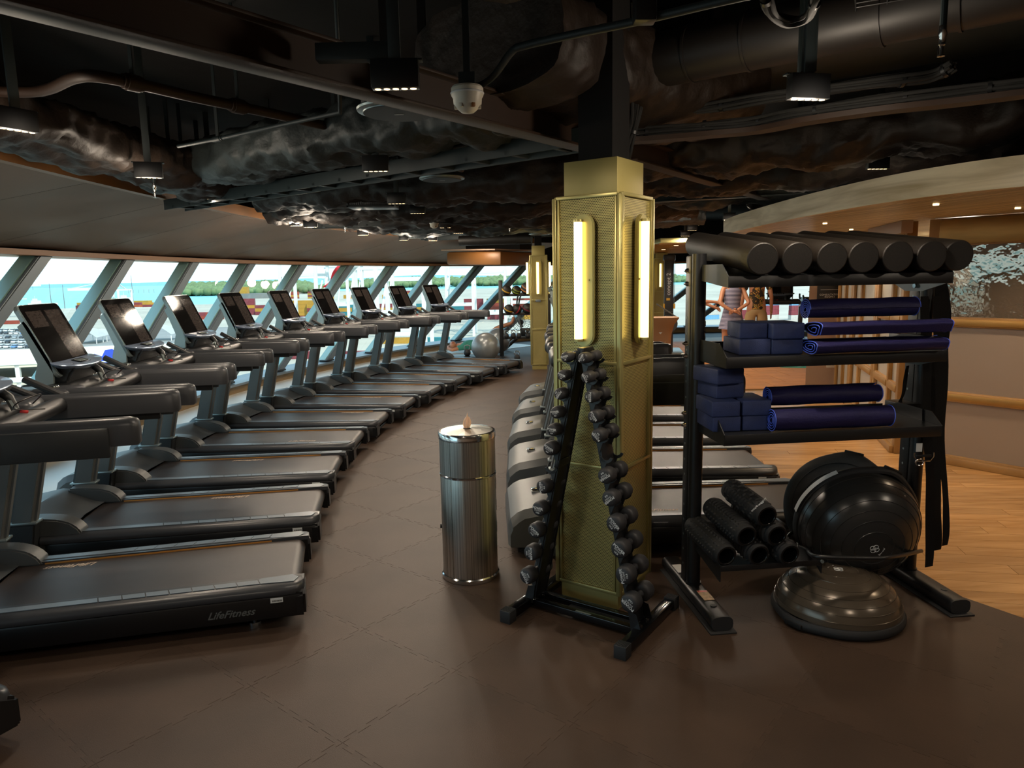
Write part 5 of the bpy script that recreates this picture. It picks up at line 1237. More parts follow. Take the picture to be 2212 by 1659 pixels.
# webbing straps hanging beside the right post
def strap(label, pts, w=.048, d=(1, .2, 0)):
    path = smoothpath(pts, 5); d = Vector(d).normalized(); mb = MB(); mb.grid(lambda i, j: path[i] + d * w * (j - .5) + Vector((0, .006 * math.sin(i * .9 + j), 0)), len(path), 2)
    bmesh.ops.solidify(mb.bm, geom=mb.bm.faces[:], thickness=.003); o = mb.build('webbing_strap', 'strap', None, 60); return tag(o, label, 'strap', 'black webbing straps')
def sp_(u, v, y): return P(u, v, y)
strap('longest black webbing strap hanging by the right post of the storage rack', [sp_(1998, 640, 3.36), sp_(2002, 800, 3.30), sp_(2004, 950, 3.24), sp_(2010, 1080, 3.24), sp_(2006, 1224, 3.24)])
strap('middle black webbing strap with a frayed end beside the longest', [sp_(2025, 640, 3.40), sp_(2028, 860, 3.34), sp_(2022, 1010, 3.30), sp_(2026, 1120, 3.28), sp_(2024, 1188, 3.28)], .045)
strap('rightmost black webbing strap with a pointed end', [sp_(2040, 630, 3.42), sp_(2040, 830, 3.36), sp_(2034, 980, 3.32), sp_(2045, 1100, 3.3), sp_(2040, 1178, 3.3)], .036)
strap('broad black webbing strap between the shelf end and the right post', [sp_(2030, 600, 3.5), sp_(2036, 700, 3.45), sp_(2020, 850, 3.44), sp_(2024, 1000, 3.42)], .09)
strap('black strap looping left of the right post below the middle shelf', [sp_(1962, 790, 3.45), sp_(1950, 850, 3.45), sp_(1945, 870, 3.45)], .02)
bk_ = thing('strap_buckle', 'chrome D-ring buckle on the longest strap', 'buckle', tuple(sp_(1996, 982, 3.2)))
MB().tube([(-.045, 0, .01), (-.045, 0, -.01), (-.03, 0, -.03), (.03, 0, -.03), (.045, 0, -.01), (.045, 0, .01)], .003, 8).build('ring', 'chrome', bk_)
MB().tube([(-.02 + .02 * math.cos(k * PI / 4), -.004, -.035 + .016 * math.sin(k * PI / 4)) for k in range(8)], .0028, 6, closed=True).build('small_ring', 'chrome', bk_)
MB().box((-.035, -.004, -.012), (.035, .004, .0), .002).build('bar', 'blackmetal', bk_); MB().box((-.04, -.003, .015), (-.012, -.001, .055)).build('care_tag', 'white', bk_)
# ---------------------------------------------------------------- far end: ball rack, exercise balls, kettlebells, air bike
FR = thing('ball_rack', 'black upright ball and kettlebell rack left of the far gold column', 'rack', (-.19, 14.2, 0))
for x in (0, .95):
    MB().box((x - .04, -.03, 0), (x + .04, .03, 1.54), .006).build('post', 'blackmetal', FR); MB().box((x - .04, -.3, 0), (x + .04, .3, .04), .006).build('foot_bar', 'blackmetal', FR)
for z in (1.25, .88, .41):
    MB().box((.04, -.2, z - .02), (.91, .2, z), .004).build('shelf', 'blackmetal', FR); MB().box((.04, -.205, z - .02), (.91, -.2, z + .03), .002).build('front_lip', 'blackmetal', FR)
MT['ballblk'] = mat('ball_black', '#1f1d1c', .5)
cols = {'yellow': '#c99a2e', 'green': '#7a8f2a', 'orange': '#b9783a', 'red': '#9c2430', 'maroon': '#6d2230'}
for k, v in cols.items(): MT['st_' + k] = mat('stripe_' + k, v, .5)
def medball(u, v, rpx, y, z, c, lab):
    r = rpx * y / F_PX; p = P(u, v, y); t = thing('medicine_ball', lab, 'medicine ball', (p.x, y, z + r), 0, 'medicine balls on the far rack')
    MB().sph((0, 0, 0), r, u=28, v=18).build('ball', 'ballblk', t, 60)
    rot = Matrix.Rotation(math.radians(25 if c != 'red' else -60), 4, 'Y') @ Matrix.Rotation(math.radians(20), 4, 'X')
    for dz in (-.25, .25) if c in ('green', 'orange') else (.0,):
        rr_ = r * math.sqrt(1 - dz * dz); mb = MB(); mb.lathe([(rr_ + .001, r * dz - .012), (rr_ + .003, r * dz), (rr_ + .001, r * dz + .012)], 32, rot); mb.build('stripe', 'st_' + c, t, 60)
medball(1094, 617, 10.5, 14.0, 1.25, 'yellow', 'yellow-striped black ball at the left of the top shelf'); medball(1115, 617, 10, 14.0, 1.25, 'green', 'green-striped black ball in the middle of the top shelf'); medball(1138, 611, 13.5, 14.0, 1.25, 'orange', 'largest ball with orange bands on the top shelf')
medball(1099, 662, 10.5, 14.0, .88, 'yellow', 'yellow-striped black ball at the left of the middle shelf'); medball(1117, 662, 10.5, 14.0, .88, 'red', 'black ball with a red stripe on the middle shelf'); medball(1139, 660, 11.5, 14.0, .88, 'maroon', 'plain dark ball with maroon line on the middle shelf')
def kettlebell(p, r, lab, chrome_=False, grp='kettlebells at the far end'):
    t = thing('kettlebell', lab, 'kettlebell', p, 0, grp)
    MB().lathe([(0, 0), (r * .6, 0), (r * .95, r * .5), (r, r * .95), (r * .85, r * 1.5), (r * .45, r * 1.85), (0, r * 1.95)], 24).build('bell', 'rubberblk', t, 60)
    MB().tube(smoothpath([(-r * .45, 0, r * 1.6), (-r * .75, 0, r * 2.2), (-r * .6, 0, r * 2.8), (0, 0, r * 2.95), (r * .6, 0, r * 2.8), (r * .75, 0, r * 2.2), (r * .45, 0, r * 1.6)], 4), r * .17, 10).build('handle', 'chrome' if chrome_ else 'silver', t, 60)
for i, (u, lab) in enumerate(((1094, 'leftmost kettlebell on the bottom shelf of the far rack'), (1109, 'second kettlebell on the bottom shelf, bright round handle'), (1121, 'third kettlebell on the bottom shelf of the far rack'), (1140, 'rightmost kettlebell on the bottom shelf, beside the far column'))):
    q = P(u, 730, 14.0); kettlebell((q.x, 14.0, .41), .052 if i % 2 else .05, lab, i % 2 == 1)
q = G(1117, 778); kettlebell((q.x, q.y, 0), .06, 'kettlebell standing on the floor below the far rack', True); q = P(1009, 752, 13.6); kettlebell((q.x, 13.6, .12), .068, 'kettlebell with pale handle on the low black step', False)
MT['silverball'] = mat('silver_grey_vinyl_ball', '#8d9294', .24, .35, bump=.12, bs=60, stretch=(1, 1, 7))
def eball(u, v, y, rpx, lab, zoff):
    r = rpx * y / F_PX; p = P(u, v, y); t = thing('exercise_ball', lab, 'exercise ball', (p.x, y, zoff + r)); t.rotation_euler = (.3, .7, .2)
    pr = []
    for k in range(41): a = -PI / 2 + PI * k / 40; pr.append(((r + (.002 if k % 2 else 0)) * math.cos(a) if 0 < k < 40 else 0, r * math.sin(a)))
    MB().lathe(pr, 48).build('ball_shell', 'silverball', t, 60); MB().cyl((0, 0, r - .001), (0, 0, r + .004), .012, n=12).build('valve_plug', 'white', t); return r
eball(1049, 738, 13.1, 31, 'big silver exercise ball in front of the far window', .07); eball(1075, 744, 14.8, 27, 'second silver ball half hidden behind the ball rack post', .03)
rg = MB().lathe([(.19, 0.035), (.21, .02), (.23, .035), (.23, .065), (.21, .075), (.19, .065), (.19, .035)], 40).build('ball_ring', 'grey', None, 60); q = P(1049, 770, 13.1); rg.location = (q.x, 13.1, 0.0); tag(rg, 'grey ring base under the big silver exercise ball', 'stand')
stp = thing('step_platform', 'low black aerobic step on the floor behind the farthest treadmill', 'step', (-1.05, 13.6, 0)); MB().box((-.5, -.3, .06), (.5, .3, .12), .02).build('deck', 'blackmetal', stp); MB().box((-.45, -.25, 0), (-.25, .25, .06), .01).build('riser', 'black', stp); MB().box((.25, -.25, 0), (.45, .25, .06), .01).build('riser', 'black', stp)
# air bike
ab = thing('air_bike', 'black air bike with a round wire fan behind the ball rack', 'exercise bike', (.22, 15.6, 0), math.radians(-10))
mb = MB()
for k in range(24): a = 2 * PI * k / 24; mb.tube([(.03 * math.cos(a), .0, .62 + .03 * math.sin(a)), (.28 * math.cos(a), -.02, .62 + .28 * math.sin(a))], .004, 5)
for r_ in (.1, .19, .28): mb.tube([(r_ * math.cos(2 * PI * k / 32), -.02, .62 + r_ * math.sin(2 * PI * k / 32)) for k in range(32)], .005, 5, closed=True)
mb.build('fan_cage', 'silver', ab)
MB().cyl((0, -.03, .62), (0, .05, .62), .06, n=20).build('fan_hub', 'black', ab)
MB().tube([(-.35, 0, .05), (0, 0, .35), (.35, 0, .3), (.5, 0, .05)], .04, 8).build('frame', 'blackmetal', ab); MB().tube([(.3, 0, .3), (.42, 0, .95)], .03, 8).build('seat_post', 'blackmetal', ab); MB().sph((.44, 0, .99), .12, (1, .7, .4)).build('seat', 'black', ab)
for y in (-.1, .1): MB().tube(smoothpath([(.02, y, .5), (-.06, y, .9), (-.02, y * 2, 1.2), (.1, y * 2.2, 1.26)], 4), .018, 8).build('moving_arm', 'grey', ab)
for x in (-.4, .55): MB().box((x - .04, -.3, 0), (x + .04, .3, .05), .01).build('foot_bar', 'blackmetal', ab)
MB().box((.0, -.16, .35), (.25, -.08, .5), .02).build('crank_cover', 'black', ab)

# ---------------------------------------------------------------- people
def hexmat(n, h, **k): MT[n] = mat(n, h, **k)
hexmat('hair_brown', '#3a251b', rough=.6); hexmat('hair_dark', '#1e1815', rough=.6); hexmat('khaki', '#b09468', rough=.8); hexmat('teal_shirt', '#3f8f80', rough=.8); hexmat('cream', '#d8c9a8', rough=.8)
def patterned(name, a, b, kind):
    m = D.materials.new(name); m.use_nodes = True; nt = m.node_tree; bs = nt.nodes['Principled BSDF']; t = nt.nodes.new('ShaderNodeTexCoord'); r = nt.nodes.new('ShaderNodeValToRGB'); r.color_ramp.interpolation = 'CONSTANT'
    if kind == 'stripe':
        n = nt.nodes.new('ShaderNodeTexWave'); n.bands_direction = 'Z'; n.inputs['Scale'].default_value = 14; n.inputs['Distortion'].default_value = .4; nt.links.new(t.outputs['Object'], n.inputs['Vector']); f_ = n.outputs['Fac']
    else:
        n = nt.nodes.new('ShaderNodeTexNoise'); n.inputs['Scale'].default_value = 16; n.inputs['Detail'].default_value = 3; n.inputs['Distortion'].default_value = 1.2; nt.links.new(t.outputs['Object'], n.inputs['Vector']); f_ = n.outputs['Fac']
    r.color_ramp.elements[0].color = lin(a); r.color_ramp.elements[1].color = lin(b); r.color_ramp.elements[1].position = .5 if kind == 'stripe' else .52
    if kind == 'floral':
        e = r.color_ramp.elements.new(.6); e.color = lin('#5a6a3a')
    nt.links.new(f_, r.inputs[0]); nt.links.new(r.outputs[0], bs.inputs['Base Color']); bs.inputs['Roughness'].default_value = .8; MT[name] = m
patterned('striped_dress', '#2b2b45', '#a8a4b8', 'stripe'); patterned('floral_shirt', '#2b2418', '#c8923e', 'floral'); patterned('print_shirt', '#6a5640', '#c8b08a', 'floral')
def skin(name, J, B, m, parent, sub=2):
    me = D.meshes.new(name); ks = list(J); me.from_pydata([J[k][0] for k in ks], [(ks.index(a), ks.index(b)) for a, b in B], [])
    o = D.objects.new(name, me); COL.objects.link(o); o.parent = parent
    md = o.modifiers.new('s', 'SKIN'); sv = me.skin_vertices[0].data
    for i, k in enumerate(ks): r = J[k][1]; sv[i].radius = r if isinstance(r, tuple) else (r, r); sv[i].use_root = (i == 0)
    md.use_smooth_shade = True; o.modifiers.new('u', 'SUBSURF').levels = sub; o.modifiers['u'].render_levels = sub
    dg = bpy.context.evaluated_depsgraph_get(); me2 = D.meshes.new_from_object(o.evaluated_get(dg)); o.modifiers.clear(); o.data = me2
    me2.materials.clear(); me2.materials.append(MT[m]); me2.polygons.foreach_set('use_smooth', [True] * len(me2.polygons)); return o
def hand(J, B, w, d, side, nm):
    w = Vector(w); d = Vector(d).normalized(); s = Vector(side).normalized()
    J[nm + 'p'] = (tuple(w + d * .05), (.03, .016))
    B.append((nm + 'w', nm + 'p'))
    for i in range(4):
        b = w + d * .085 + s * (i - 1.5) * .019; L = (.032, .038, .036, .028)[i]
        J['%sk%d' % (nm, i)] = (tuple(b), .0095); J['%sf%d' % (nm, i)] = (tuple(b + d * L + Vector((0, 0, -.008))), .008); J['%st%d' % (nm, i)] = (tuple(b + d * L * 1.6 + Vector((0, 0, -.02))), .007)
        B += [(nm + 'p', '%sk%d' % (nm, i)), ('%sk%d' % (nm, i), '%sf%d' % (nm, i)), ('%sf%d' % (nm, i), '%st%d' % (nm, i))]
    b = w + d * .03 + s * .04; J[nm + 'm'] = (tuple(b), .01); J[nm + 'n'] = (tuple(b + d * .035 + s * .012), .0085); B += [(nm + 'p', nm + 'm'), (nm + 'm', nm + 'n')]
def head(parent, c, hair, face=(0, -1, 0), long=False):
    c = Vector(c); f_ = Vector(face).normalized(); x = f_.cross(Vector((0, 0, 1))).normalized(); u = x.cross(f_)
    m = Matrix((x, -f_, u)).transposed().to_4x4(); m.translation = c
    mb = MB(); mb.sph((0, 0, .01), .085, (.88, 1.08, 1.22), 24, 16, m); mb.sph((0, -.02, -.05), .055, (.95, 1.1, 1.0), 16, 10, m); h = mb.build('head', 'skin', parent, 60)
    MB().prism([m @ Vector(p) for p in ((-.012, -.085, -.03), (.012, -.085, -.03), (0, -.085, .02))], m.to_3x3() @ Vector((0, -.022, -.004))).build('nose', 'skin', h, 60)
    for s in (-1, 1):
        MB().sph((s * .03, -.082, .012), .011, (1.2, .6, .8), 12, 8, m).build('eye', 'white', h); MB().sph((s * .03, -.0885, .012), .0055, (1, .5, 1), 10, 6, m).build('iris', 'blackhole', h); MB().sph((s * .078, .0, 0), .02, (.4, .8, 1.3), 12, 8, m).build('ear', 'skin', h)
    MB().sph((0, -.079, -.052), .018, (1.2, .35, .35), 12, 8, m).build('mouth', 'st_red', h)
    mb = MB(); mb.sph((0, .018, .035), .094, (.93, 1.06, 1.1), 24, 16, m)
    if long: mb.sph((0, .07, -.09), .075, (1.05, .6, 2.0), 20, 14, m)
    mb.build('hair', hair, parent, 60)
def standing(loc, rz, hgt, label, top, top_m, bottom, bottom_m, hair, arms, sex='m', long=False):
    t = thing('person', label, 'person', loc, rz); k = hgt / 1.72; V = lambda x, y, z: (x * k, y * k, z * k); sw = .19 if sex == 'm' else .165; hp = .1 if sex == 'm' else .105
    J = {'pel': (V(0, 0, .95), (.15 * k, .105 * k)), 'wai': (V(0, 0, 1.1), ((.135 if sex == 'm' else .115) * k, .095 * k)), 'che': (V(0, .0, 1.3), (.155 * k, .11 * k)), 'sho': (V(0, 0, 1.42), (.11 * k, .075 * k)), 'nek': (V(0, .0, 1.5), .052 * k), 'hdb': (V(0, -.01, 1.57), .055 * k)}
    B = [('pel', 'wai'), ('wai', 'che'), ('che', 'sho'), ('sho', 'nek'), ('nek', 'hdb')]
    for s, n in ((-1, 'l'), (1, 'r')):
        J[n + 'hip'] = (V(s * hp, 0, .88), .092 * k); J[n + 'kne'] = (V(s * hp * 1.1, -.015, .5), .058 * k); J[n + 'cal'] = (V(s * hp * 1.1, .012, .36), .056 * k); J[n + 'ank'] = (V(s * hp * 1.15, .02, .09), .036 * k); J[n + 'hee'] = (V(s * hp * 1.15, .03, .035), .034 * k); J[n + 'toe'] = (V(s * hp * 1.3, -.14, .028), (.042 * k, .026 * k))
        B += [('pel', n + 'hip'), (n + 'hip', n + 'kne'), (n + 'kne', n + 'cal'), (n + 'cal', n + 'ank'), (n + 'ank', n + 'hee'), (n + 'hee', n + 'toe')]
        e, w, d = arms[n]; J[n + 'sh'] = (V(s * sw, 0, 1.39), .05 * k); J[n + 'el'] = (V(*e), .038 * k); J[n + 'w'] = (V(*w), .027 * k)
        B += [('sho', n + 'sh'), (n + 'sh', n + 'el'), (n + 'el', n + 'w')]; hand(J, B, V(*w), d, (0, 0, 1) if abs(d[2]) < .7 else (0, 1, 0), n)
    skin('body', J, B, 'skin', t)
    if top == 'shirt':
        Jt = {'hem': (V(0, 0, .84), (.17 * k, .125 * k)), 'pel': (V(0, 0, .93), (.165 * k, .12 * k)), 'wai': (V(0, 0, 1.1), (.15 * k, .112 * k)), 'che': (V(0, 0, 1.3), (.168 * k, .122 * k)), 'sho': (V(0, 0, 1.41), (.12 * k, .085 * k))}
        Bt = [('hem', 'pel'), ('pel', 'wai'), ('wai', 'che'), ('che', 'sho')]
        for s, n in ((-1, 'l'), (1, 'r')):
            a = Vector(V(s * sw, 0, 1.39)); b = Vector(V(*arms[n][0])); Jt[n + 's'] = (tuple(a), .066 * k); Jt[n + 'e'] = (tuple(a.lerp(b, .6)), .062 * k); Bt += [('sho', n + 's'), (n + 's', n + 'e')]
        skin('shirt', Jt, Bt, top_m, t)
        Jb = {'p': (V(0, 0, 1.0), (.15 * k, .112 * k)), 'q': (V(0, 0, .92), (.16 * k, .118 * k))}; Bb = [('p', 'q')]
        for s, n in ((-1, 'l'), (1, 'r')): Jb[n + 'h'] = (V(s * hp, 0, .86), .112 * k); Jb[n + 'k'] = (V(s * hp * 1.15, -.01, bottom), .105 * k); Bb += [('q', n + 'h'), (n + 'h', n + 'k')]
        skin('shorts', Jb, Bb, bottom_m, t)
        for s in (-1, 1): MB().box((s * hp * 1.2 * k - .05, -.2, 0), (s * hp * 1.2 * k + .05, .07, .085), .03, seg=3).build('shoe', 'offwhite', t)
    else:
        pr = [(.66, .235, .19), (.74, .215, .17), (.9, .18, .135), (1.0, .158, .12), (1.1, .135, .105), (1.25, .158, .122), (1.36, .16, .115), (1.43, .12, .08)]
        mb = MB(); mb.grid(lambda i, j: ((pr[i][1] + (.012 * math.sin(j * PI / 2) if i < 2 else 0)) * k * math.cos(2 * PI * j / 36), (pr[i][2] + (.012 * math.sin(j * PI / 2) if i < 2 else 0)) * k * math.sin(2 * PI * j / 36), pr[i][0] * k), len(pr), 36, cu=True); mb.build('dress', top_m, t, 60)
        for s in (-1, 1): MB().box((s * hp * 1.2 * k - .042, -.18, 0), (s * hp * 1.2 * k + .042, .06, .05), .02, seg=3).build('shoe', 'black', t)
        MB().cyl(tuple(Vector(V(*arms['l'][1])) + Vector((0, 0, .0))), tuple(Vector(V(*arms['l'][1])) + Vector((.012, 0, 0))), .031 * k, n=16).build('bracelet', 'blackmetal', t)
    head(t, V(0, -.015, 1.64), hair, long=long); return t
q = lambda u, y: ((u - 1106) / F_PX * y, y, 0)
standing(q(1583, 12.4), math.radians(180), 1.66, 'woman in a navy and white striped dress, hands clasped behind her back', 'dress', 'striped_dress', 0, None, 'hair_brown', {'l': ((-.26, .12, 1.12), (-.03, .17, .99), (1, .1, -.15)), 'r': ((.26, .12, 1.12), (.05, .18, .98), (-1, .1, -.1))}, 'f', True)
standing(q(1635, 13.3), math.radians(175), 1.78, 'man in a dark and yellow floral shirt behind the woman in the dress', 'shirt', 'floral_shirt', .55, 'khaki', 'hair_dark', {'l': ((-.25, .03, 1.1), (-.27, -.03, .86), (0, -.1, -1)), 'r': ((.25, .03, 1.1), (.27, -.03, .86), (0, -.1, -1))})
standing(q(1508, 13.0), math.radians(70), 1.7, 'person in a patterned shirt and cream shorts beside the left rack post', 'shirt', 'print_shirt', .5, 'cream', 'hair_dark', {'l': ((-.22, -.1, 1.12), (-.12, -.34, 1.1), (.1, -1, -.2)), 'r': ((.24, -.02, 1.1), (.2, -.27, 1.0), (0, -1, -.4))})
# person lying on the floor stretching one leg
lp_ = thing('person', 'person in teal shirt and khaki shorts lying stretching behind the silver ball', 'person', (-.95, 15.2, .02), 0)
J = {'pel': ((.38, 0, .14), (.13, .11)), 'wai': ((.22, 0, .13), (.12, .1)), 'che': ((.02, 0, .14), (.15, .11)), 'sho': ((-.1, 0, .14), (.11, .08)), 'nek': ((-.18, 0, .15), .05), 'hd': ((-.24, 0, .16), .055)}
B = [('pel', 'wai'), ('wai', 'che'), ('che', 'sho'), ('sho', 'nek'), ('nek', 'hd')]
for s, n, kn, an, to in ((-1, 'l', (.62, -.12, .50), (.98, -.12, .62), (1.02, -.12, .76)), (1, 'r', (.58, .1, .48), (.72, .12, .08), (.88, .12, .06))):
    J[n + 'h'] = ((.42, s * .09, .15), .09); J[n + 'k'] = (kn, .06); J[n + 'a'] = (an, .038); J[n + 't'] = (to, .035); B += [('pel', n + 'h'), (n + 'h', n + 'k'), (n + 'k', n + 'a'), (n + 'a', n + 't')]
    J[n + 's'] = ((-.08, s * .17, .13), .048); J[n + 'e'] = ((-.3, s * .3, .08), .038); J[n + 'w'] = ((-.42, s * .12, .12), .027); B += [('sho', n + 's'), (n + 's', n + 'e'), (n + 'e', n + 'w')]; hand(J, B, (-.42, s * .12, .12), (0, -s, .1), (1, 0, 0), n)
skin('body', J, B, 'skin', lp_)
skin('shirt', {'p': ((.3, 0, .15), (.14, .125)), 'c': ((.02, 0, .15), (.165, .125)), 's': ((-.09, 0, .15), (.12, .1)), 'l': ((-.08, -.17, .13), .065), 'le': ((-.2, -.24, .11), .06), 'r': ((-.08, .17, .13), .065), 're': ((-.2, .24, .11), .06)}, [('p', 'c'), ('c', 's'), ('s', 'l'), ('l', 'le'), ('s', 'r'), ('r', 're')], 'teal_shirt', lp_)
skin('shorts', {'p': ((.38, 0, .15), (.14, .13)), 'l': ((.43, -.09, .17), .11), 'lk': ((.58, -.11, .42), .09), 'r': ((.43, .09, .17), .11), 'rk': ((.55, .1, .4), .09)}, [('p', 'l'), ('l', 'lk'), ('p', 'r'), ('r', 'rk')], 'khaki', lp_)
head(lp_, (-.3, 0, .15), 'hair_dark', (0, -.3, 1))

# ---------------------------------------------------------------- things seen between the column and the rack
er = thing('ski_machine', 'tall black pulley training machine by the distant gold column', 'exercise machine', (3.15, 14.2, 0), math.radians(-8))
MB().box((-.09, 0, 0), (.09, .1, 1.92), .01).build('tower', 'black', er); MB().box((-.3, -.2, 0), (.3, .9, .05), .01).build('base', 'grey', er); MB().box((-.12, -.02, 1.85), (.12, .12, 1.98), .03).build('top_pulley', 'black', er)
text('lettering', 'concept 2', .11, 'white', er, frame((-.01, -.003, 1.4), (0, 0, 1), (-1, 0, 0))); MB().box((-.05, -.004, 1.08), (.02, -.001, 1.13)).build('logo_mark', 'st_yellow', er)
for s in (-1, 1): MB().tube([(s * .1, -.05, 1.88), (s * .1, -.06, 1.0)], .005, 6).build('cord', 'grey', er); MB().tube([(s * .1, -.06, 1.02), (s * .1, -.06, .92)], .018, 8).build('handle', 'st_yellow', er)
MB().cyl((0, -.08, .62), (0, .0, .62), .17, n=28).build('flywheel', 'darkgrey', er); MB().tube([(.15, -.1, .75), (-.25, -.12, 1.02)], .014, 8).build('monitor_arm', 'grey', er); MB().box((-.08, -.003, .86), (.08, -.001, .87)).build('seam', 'grey', er)
cv = thing('covered_stand', 'beige cloth-covered stand with a pale diamond emblem', 'stand', (2.12, 10.3, 0), math.radians(-5))
mb = MB(); pr = [(0, .18), (.5, .185), (.75, .2), (.88, .235), (.97, .30), (.985, .30)]
mb.grid(lambda i, j: (pr[i][1] * (abs(math.cos(2 * PI * j / 32)) ** .5) * (1 if math.cos(2 * PI * j / 32) > 0 else -1), .7 * pr[i][1] * (abs(math.sin(2 * PI * j / 32)) ** .5) * (1 if math.sin(2 * PI * j / 32) > 0 else -1), pr[i][0]), 6, 32, cu=True)
mb.bm.verts.ensure_lookup_table(); mb.bm.faces.new([mb.bm.verts[k] for k in range(160, 192)]); mb.build('cover', 'beige', cv, 40)
m = Matrix.Translation((.03, -.145, .80)) @ Matrix.Rotation(math.radians(45), 4, 'Y')
for a, b in (((-.035, 0, -.035), (-.003, .004, -.003)), ((.003, 0, -.035), (.035, .004, -.003)), ((-.035, 0, .003), (-.003, .004, .035)), ((.003, 0, .003), (.035, .004, .035))): MB().box(a, b, 0, m).build('emblem_square', 'white', cv, 0)
mb = MB(); random.seed(3)
for k in range(9): x = -.1 + k * .024; mb.tube([(x, -.139, .60), (x + random.uniform(-.006, .01), -.139, .60 + random.uniform(.02, .045))], .0025, 4)
mb.build('script_mark', 'white', cv)
for i, dx in enumerate((0, .14)):
    s_ = thing('shoe', ('left' if i == 0 else 'right') + ' white trainer left on the floor by the pulley machine', 'shoe', (3.28 + dx, 13.4, 0), math.radians(20), 'pair of white trainers')
    MB().box((-.045, -.13, 0), (.045, .13, .03), .012, seg=3).build('sole', 'offwhite', s_); MB().sph((0, .05, .06), .05, (.85, 1.2, .9)).sph((0, -.06, .045), .045, (.9, 1.4, .75)).build('upper', 'white', s_)
# two more treadmills seen from the front before the far windows
for i, (x, y, lab) in enumerate(((5.05, 14.4, 'cardio machine before the far right window, left of two'), (6.25, 15.2, 'cardio machine before the far right window, right of two'))):
    t = dup(base_tm, loc=(x, y - 1.2, 0), rz=math.radians(72), label=lab, group='far cardio machines')
fs = MB().box((-.3, -.2, 0), (.3, .2, .006), .002).build('floor_sign', 'teal_shirt'); q_ = G(1727, 792); fs.location = (q_.x, q_.y, .0025); fs.rotation_euler = (0, 0, -.4); tag(fs, 'teal printed floor mat at the edge of the tiled floor', 'mat')
text('lettering', '5', .18, 'white', fs, Matrix.Translation((0, 0, .0065)))
# polished brass ceiling of the far lounge
bc = struct(MB().box((2.55, 12.2, 2.12), (9, 18.2, 2.2), .005).build('ceiling_brass', 'gold'))
for k in range(12): MB().box((2.55, 12.3 + k * .5, 2.10), (9, 12.33 + k * .5, 2.121)).build('ceiling_bead', 'brass', bc)
for i, (x, y) in enumerate(((3.0, 13), (4.2, 13.4), (3.2, 15), (4.6, 15.5))):
    MB().cyl((x, y, 2.098), (x, y, 2.11), .04, n=16).build('downlight', 'lens', bc)
    add_light('lounge_lamp', 'SPOT', (x, y, 2.09), 30, WARM2, spot_size=math.radians(130), spot_blend=.8, shadow_soft_size=.05, parent=bc)
# ---------------------------------------------------------------- outside: harbour 25 m below
MT['sea'] = mat('turquoise_sea', '#438c92', .35, var=.12, vs=.004, bump=.2, bs=.05)
MT['quay'] = mat('pale_concrete', '#8f8d80', .8, var=.12, vs=.02)
MT['asphalt'] = mat('asphalt_lot', '#6d6f6c', .8, var=.1, vs=.05)
MT['tree'] = mat('tree_green', '#566b45', .9, var=.2, vs=.02)
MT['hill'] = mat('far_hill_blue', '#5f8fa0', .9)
MT['wht'] = mat('white_painted_steel', '#c9ccc8', .5)
MT['cream2'] = mat('cream_roof', '#c4bfa6', .6)
MT['bluec'] = mat('blue_graphic', '#2a45b0', .5)
cc = {'yellow': '#a07820', 'maroon': '#6f2a30', 'brick red': '#80301e', 'blue': '#1e3568', 'orange': '#94451e', 'teal': '#1f6a72', 'pale grey': '#a8a8a0', 'light blue': '#5f93b8'}
for k, v in cc.items(): MT['c_' + k] = mat('container_' + k.replace(' ', '_'), v, .6, var=.1, vs=.3)
SEA = -25.0
sea = MB(); sea.cyl((0, 0, SEA - 2), (0, 0, SEA), 30000, n=96); struct(sea.build('sea', 'sea', smooth=0))
mb = MB(); polyface(mb, [(-2200, -300), (-2200, 560), (-576, 800), (-446, 860), (-330, 900), (-600, 1750), (3500, 1750), (3500, -300)][::-1], SEA - 1, SEA + .6); qy = struct(mb.build('quay', 'quay', smooth=0))
def qp(u, v): g_ = G(u, v, SEA + .6); return g_
# island: wooded mound and its trees as countless canopy
random.seed(5)
def woods(name, lab, u0, u1, y, dep, h, n, rsz):
    mb = MB(); xs0, xs1 = (u0 - 1106) / F_PX * y, (u1 - 1106) / F_PX * y
    for k in range(n):
        yy = y + random.random() * dep; t_ = random.random(); x = (xs0 + (xs1 - xs0) * t_) * yy / y
        r_ = random.uniform(.6, 1.3) * rsz; e = min(1, 6 * t_, 6 * (1 - t_)) ** .5
        hh = SEA + h * e * (.35 + .65 * (yy - y) / dep) * (.75 + .35 * noise.noise(Vector((x * .008, yy * .004, 0))))
        bmesh.ops.create_icosphere(mb.bm, subdivisions=1, radius=r_, matrix=Matrix.Translation((x, yy, hh)) @ Matrix.Diagonal((1.2, 1, random.uniform(.7, 1.3), 1)))
    for v in mb.bm.verts: v.co += Vector((random.uniform(-1, 1), 0, random.uniform(-1, 1))) * rsz * .15
    # ground mound under the crowns
    o = mb.build(name, 'tree', None, 180); tag(o, lab, 'trees'); o['kind'] = 'stuff'; return o
woods('island_woods', 'green wooded island across the turquoise water', 375, 700, 1500, 700, 31, 2200, 7)
woods('shore_woods', 'line of trees along the horizon behind the cranes', 700, 1500, 2250, 500, 34, 1800, 9)
mb = MB(); mb.grid(lambda i, j: ((-9500 + i * 900), 11000 + 300 * j, SEA + (0 if j == 0 else 60 + 50 * noise.noise(Vector((i * .6, 0, 1))))), 14, 2); hl = mb.build('far_hills', 'hill', None, 60); struct(hl)
